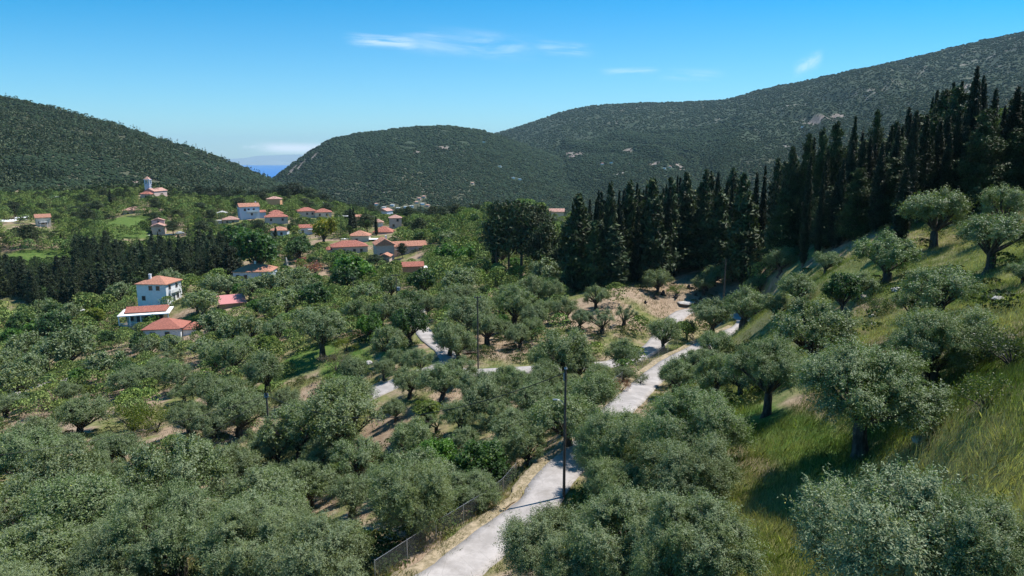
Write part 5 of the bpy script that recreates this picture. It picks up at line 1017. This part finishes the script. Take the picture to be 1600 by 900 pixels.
# ---------------------------------------------------------------- grass and undergrowth
def blades(name, label, x, y, hgt_, per, wd, cols, seed, spread=.25, lean=(.18, .05), flat=False):
    rng = np.random.default_rng(seed); n_ = len(x); z = height(x, y)
    bx_ = np.repeat(x, per) + rng.normal(size=n_ * per) * spread; by = np.repeat(y, per) + rng.normal(size=n_ * per) * spread; bz = np.repeat(z, per) - .03
    h_ = np.repeat(hgt_, per) * rng.uniform(.55, 1.15, n_ * per); an_ = rng.uniform(0, 6.28, n_ * per); wv = np.stack([np.cos(an_), np.sin(an_), 0 * an_], -1) * wd / 2
    lx_ = np.repeat(fbm(x / 2.5, y / 2.5, 3, 88) * .5, per); ly_ = np.repeat(fbm(x / 2.5, y / 2.5, 3, 99) * .5, per)
    ln = np.stack([rng.normal(lean[0], .34, n_ * per) + lx_, rng.normal(lean[1], .34, n_ * per) + ly_, np.ones(n_ * per)], -1); ln[:, :2] *= 1
    B_ = np.stack([bx_, by, bz], -1); Tp = B_ + ln * h_[:, None]; Md = B_ + ln * h_[:, None] * [.35, .35, .55]
    V = np.stack([B_ - wv, B_ + wv, Md + wv * .8, Tp, Md - wv * .8], 1).reshape(-1, 3); F = np.arange(5 * n_ * per).reshape(-1, 5)
    ci = np.clip((fbm(bx_ / 7, by / 7, 3, seed) * 1.6 + .5 + rng.normal(size=n_ * per) * .22), 0, .999); C_ = np.array(cols)[(ci * len(cols)).astype(int)] * rng.uniform(.75, 1.25, (n_ * per, 1))
    me = mesh(name, V, F, M_GR, False, rng.random(n_ * per) * .8, C_); tag(obj(name, me), label, None, None, 'stuff')
rng = np.random.default_rng(91)
n_ = 60000; Y = 10 + 95 * rng.random(n_) ** 1.25; px = rng.uniform(1020, 1720, n_); x = (px - 800) / FPX * Y * 1.03
xx = np.concatenate([x, rng.uniform(-5, 60, 9000)]); yy_ = np.concatenate([Y, rng.uniform(8, 34, 9000)])
rdm, _ = road_dist(xx, yy_); e1 = np.interp(yy_, [8, 30, 50, 75, 92, 103, 115], [2, 3, 9, 18, 25, 31, 36]); kp = (rdm > 2.6) & (xx > e1) & (fbm(xx / 6, yy_ / 6, 3, 17) > -.62)
M_GR = leafmat('grass_blades', objcol=False, trans=.35, rough=.6, spec=.2)
blades('tall_grass', 'tall seeding meadow grass on the slope', xx[kp], yy_[kp], (.18 + .34 * rng.random(kp.sum())), 13, .0125, [(.12, .155, .045), (.22, .25, .075), (.33, .33, .13), (.46, .40, .22)], 5)
n_ = 52000; Y = 32 + 210 * rng.random(n_) ** 1.3; px = rng.uniform(-90, 1100, n_); x = (px - 800) / FPX * Y * 1.04; rdm, _ = road_dist(x, Y)
kp = (rdm > 2.7) & (fbm(x / 9, Y / 9, 3, 27) > -.05); blades('dry_grass', 'low dry grass and weeds under the olives', x[kp], Y[kp], (.15 + .3 * rng.random(kp.sum())) * (1 + Y[kp] / 200), 5, .05, [(.06, .10, .02), (.12, .14, .035), (.25, .21, .09), (.36, .28, .15)], 6, .4)
rng = np.random.default_rng(17); L_ = RL['lane'][:140]; T_ = np.gradient(L_[:, :2], axis=0); T_ /= np.linalg.norm(T_, axis=1)[:, None]; N_ = np.stack([-T_[:, 1], T_[:, 0]], -1)
i_ = rng.integers(0, len(L_), 5200); o_s = np.where(rng.random(5200) < .6, rng.uniform(1.55, 3.1, 5200), -rng.uniform(1.5, 2.6, 5200)); xx = L_[i_, 0] + N_[i_, 0] * o_s + rng.normal(size=5200) * .25; yy_ = L_[i_, 1] + N_[i_, 1] * o_s + rng.normal(size=5200) * .25
kp = fbm(xx / 3, yy_ / 3, 3, 9) > -.15; blades('verge_grass', 'straw coloured and green grass tufts lining the lane', xx[kp], yy_[kp], .12 + .3 * rng.random(kp.sum()), 9, .02, [(.10, .15, .03), (.20, .21, .06), (.38, .31, .15), (.46, .37, .2)], 8, .14)
# low undergrowth: small bushes nobody could count
n_ = 7000; Y = 35 + 240 * rng.random(n_) ** 1.2; px = rng.uniform(-90, 1640, n_); x = (px - 800) / FPX * Y * 1.04; rdm, _ = road_dist(x, Y); z = height(x, Y)
kp = (rdm > 3.4) & (fbm(x / 12, Y / 12, 3, 37) > .08) & (((px < 1100) | (rng.random(n_) < .5)))
items = [(a, b_, c_, rng.uniform(.8, 2.2), rng.uniform(.5, 1.4), 0., ((.05, .085, .02), (.08, .11, .03), (.11, .12, .035), (.045, .06, .025))[rng.integers(0, 4)]) for a, b_, c_ in zip(x[kp], Y[kp], z[kp])]
spray_mass('undergrowth', 'low green undergrowth between the trees', items, 170, .11, 9)
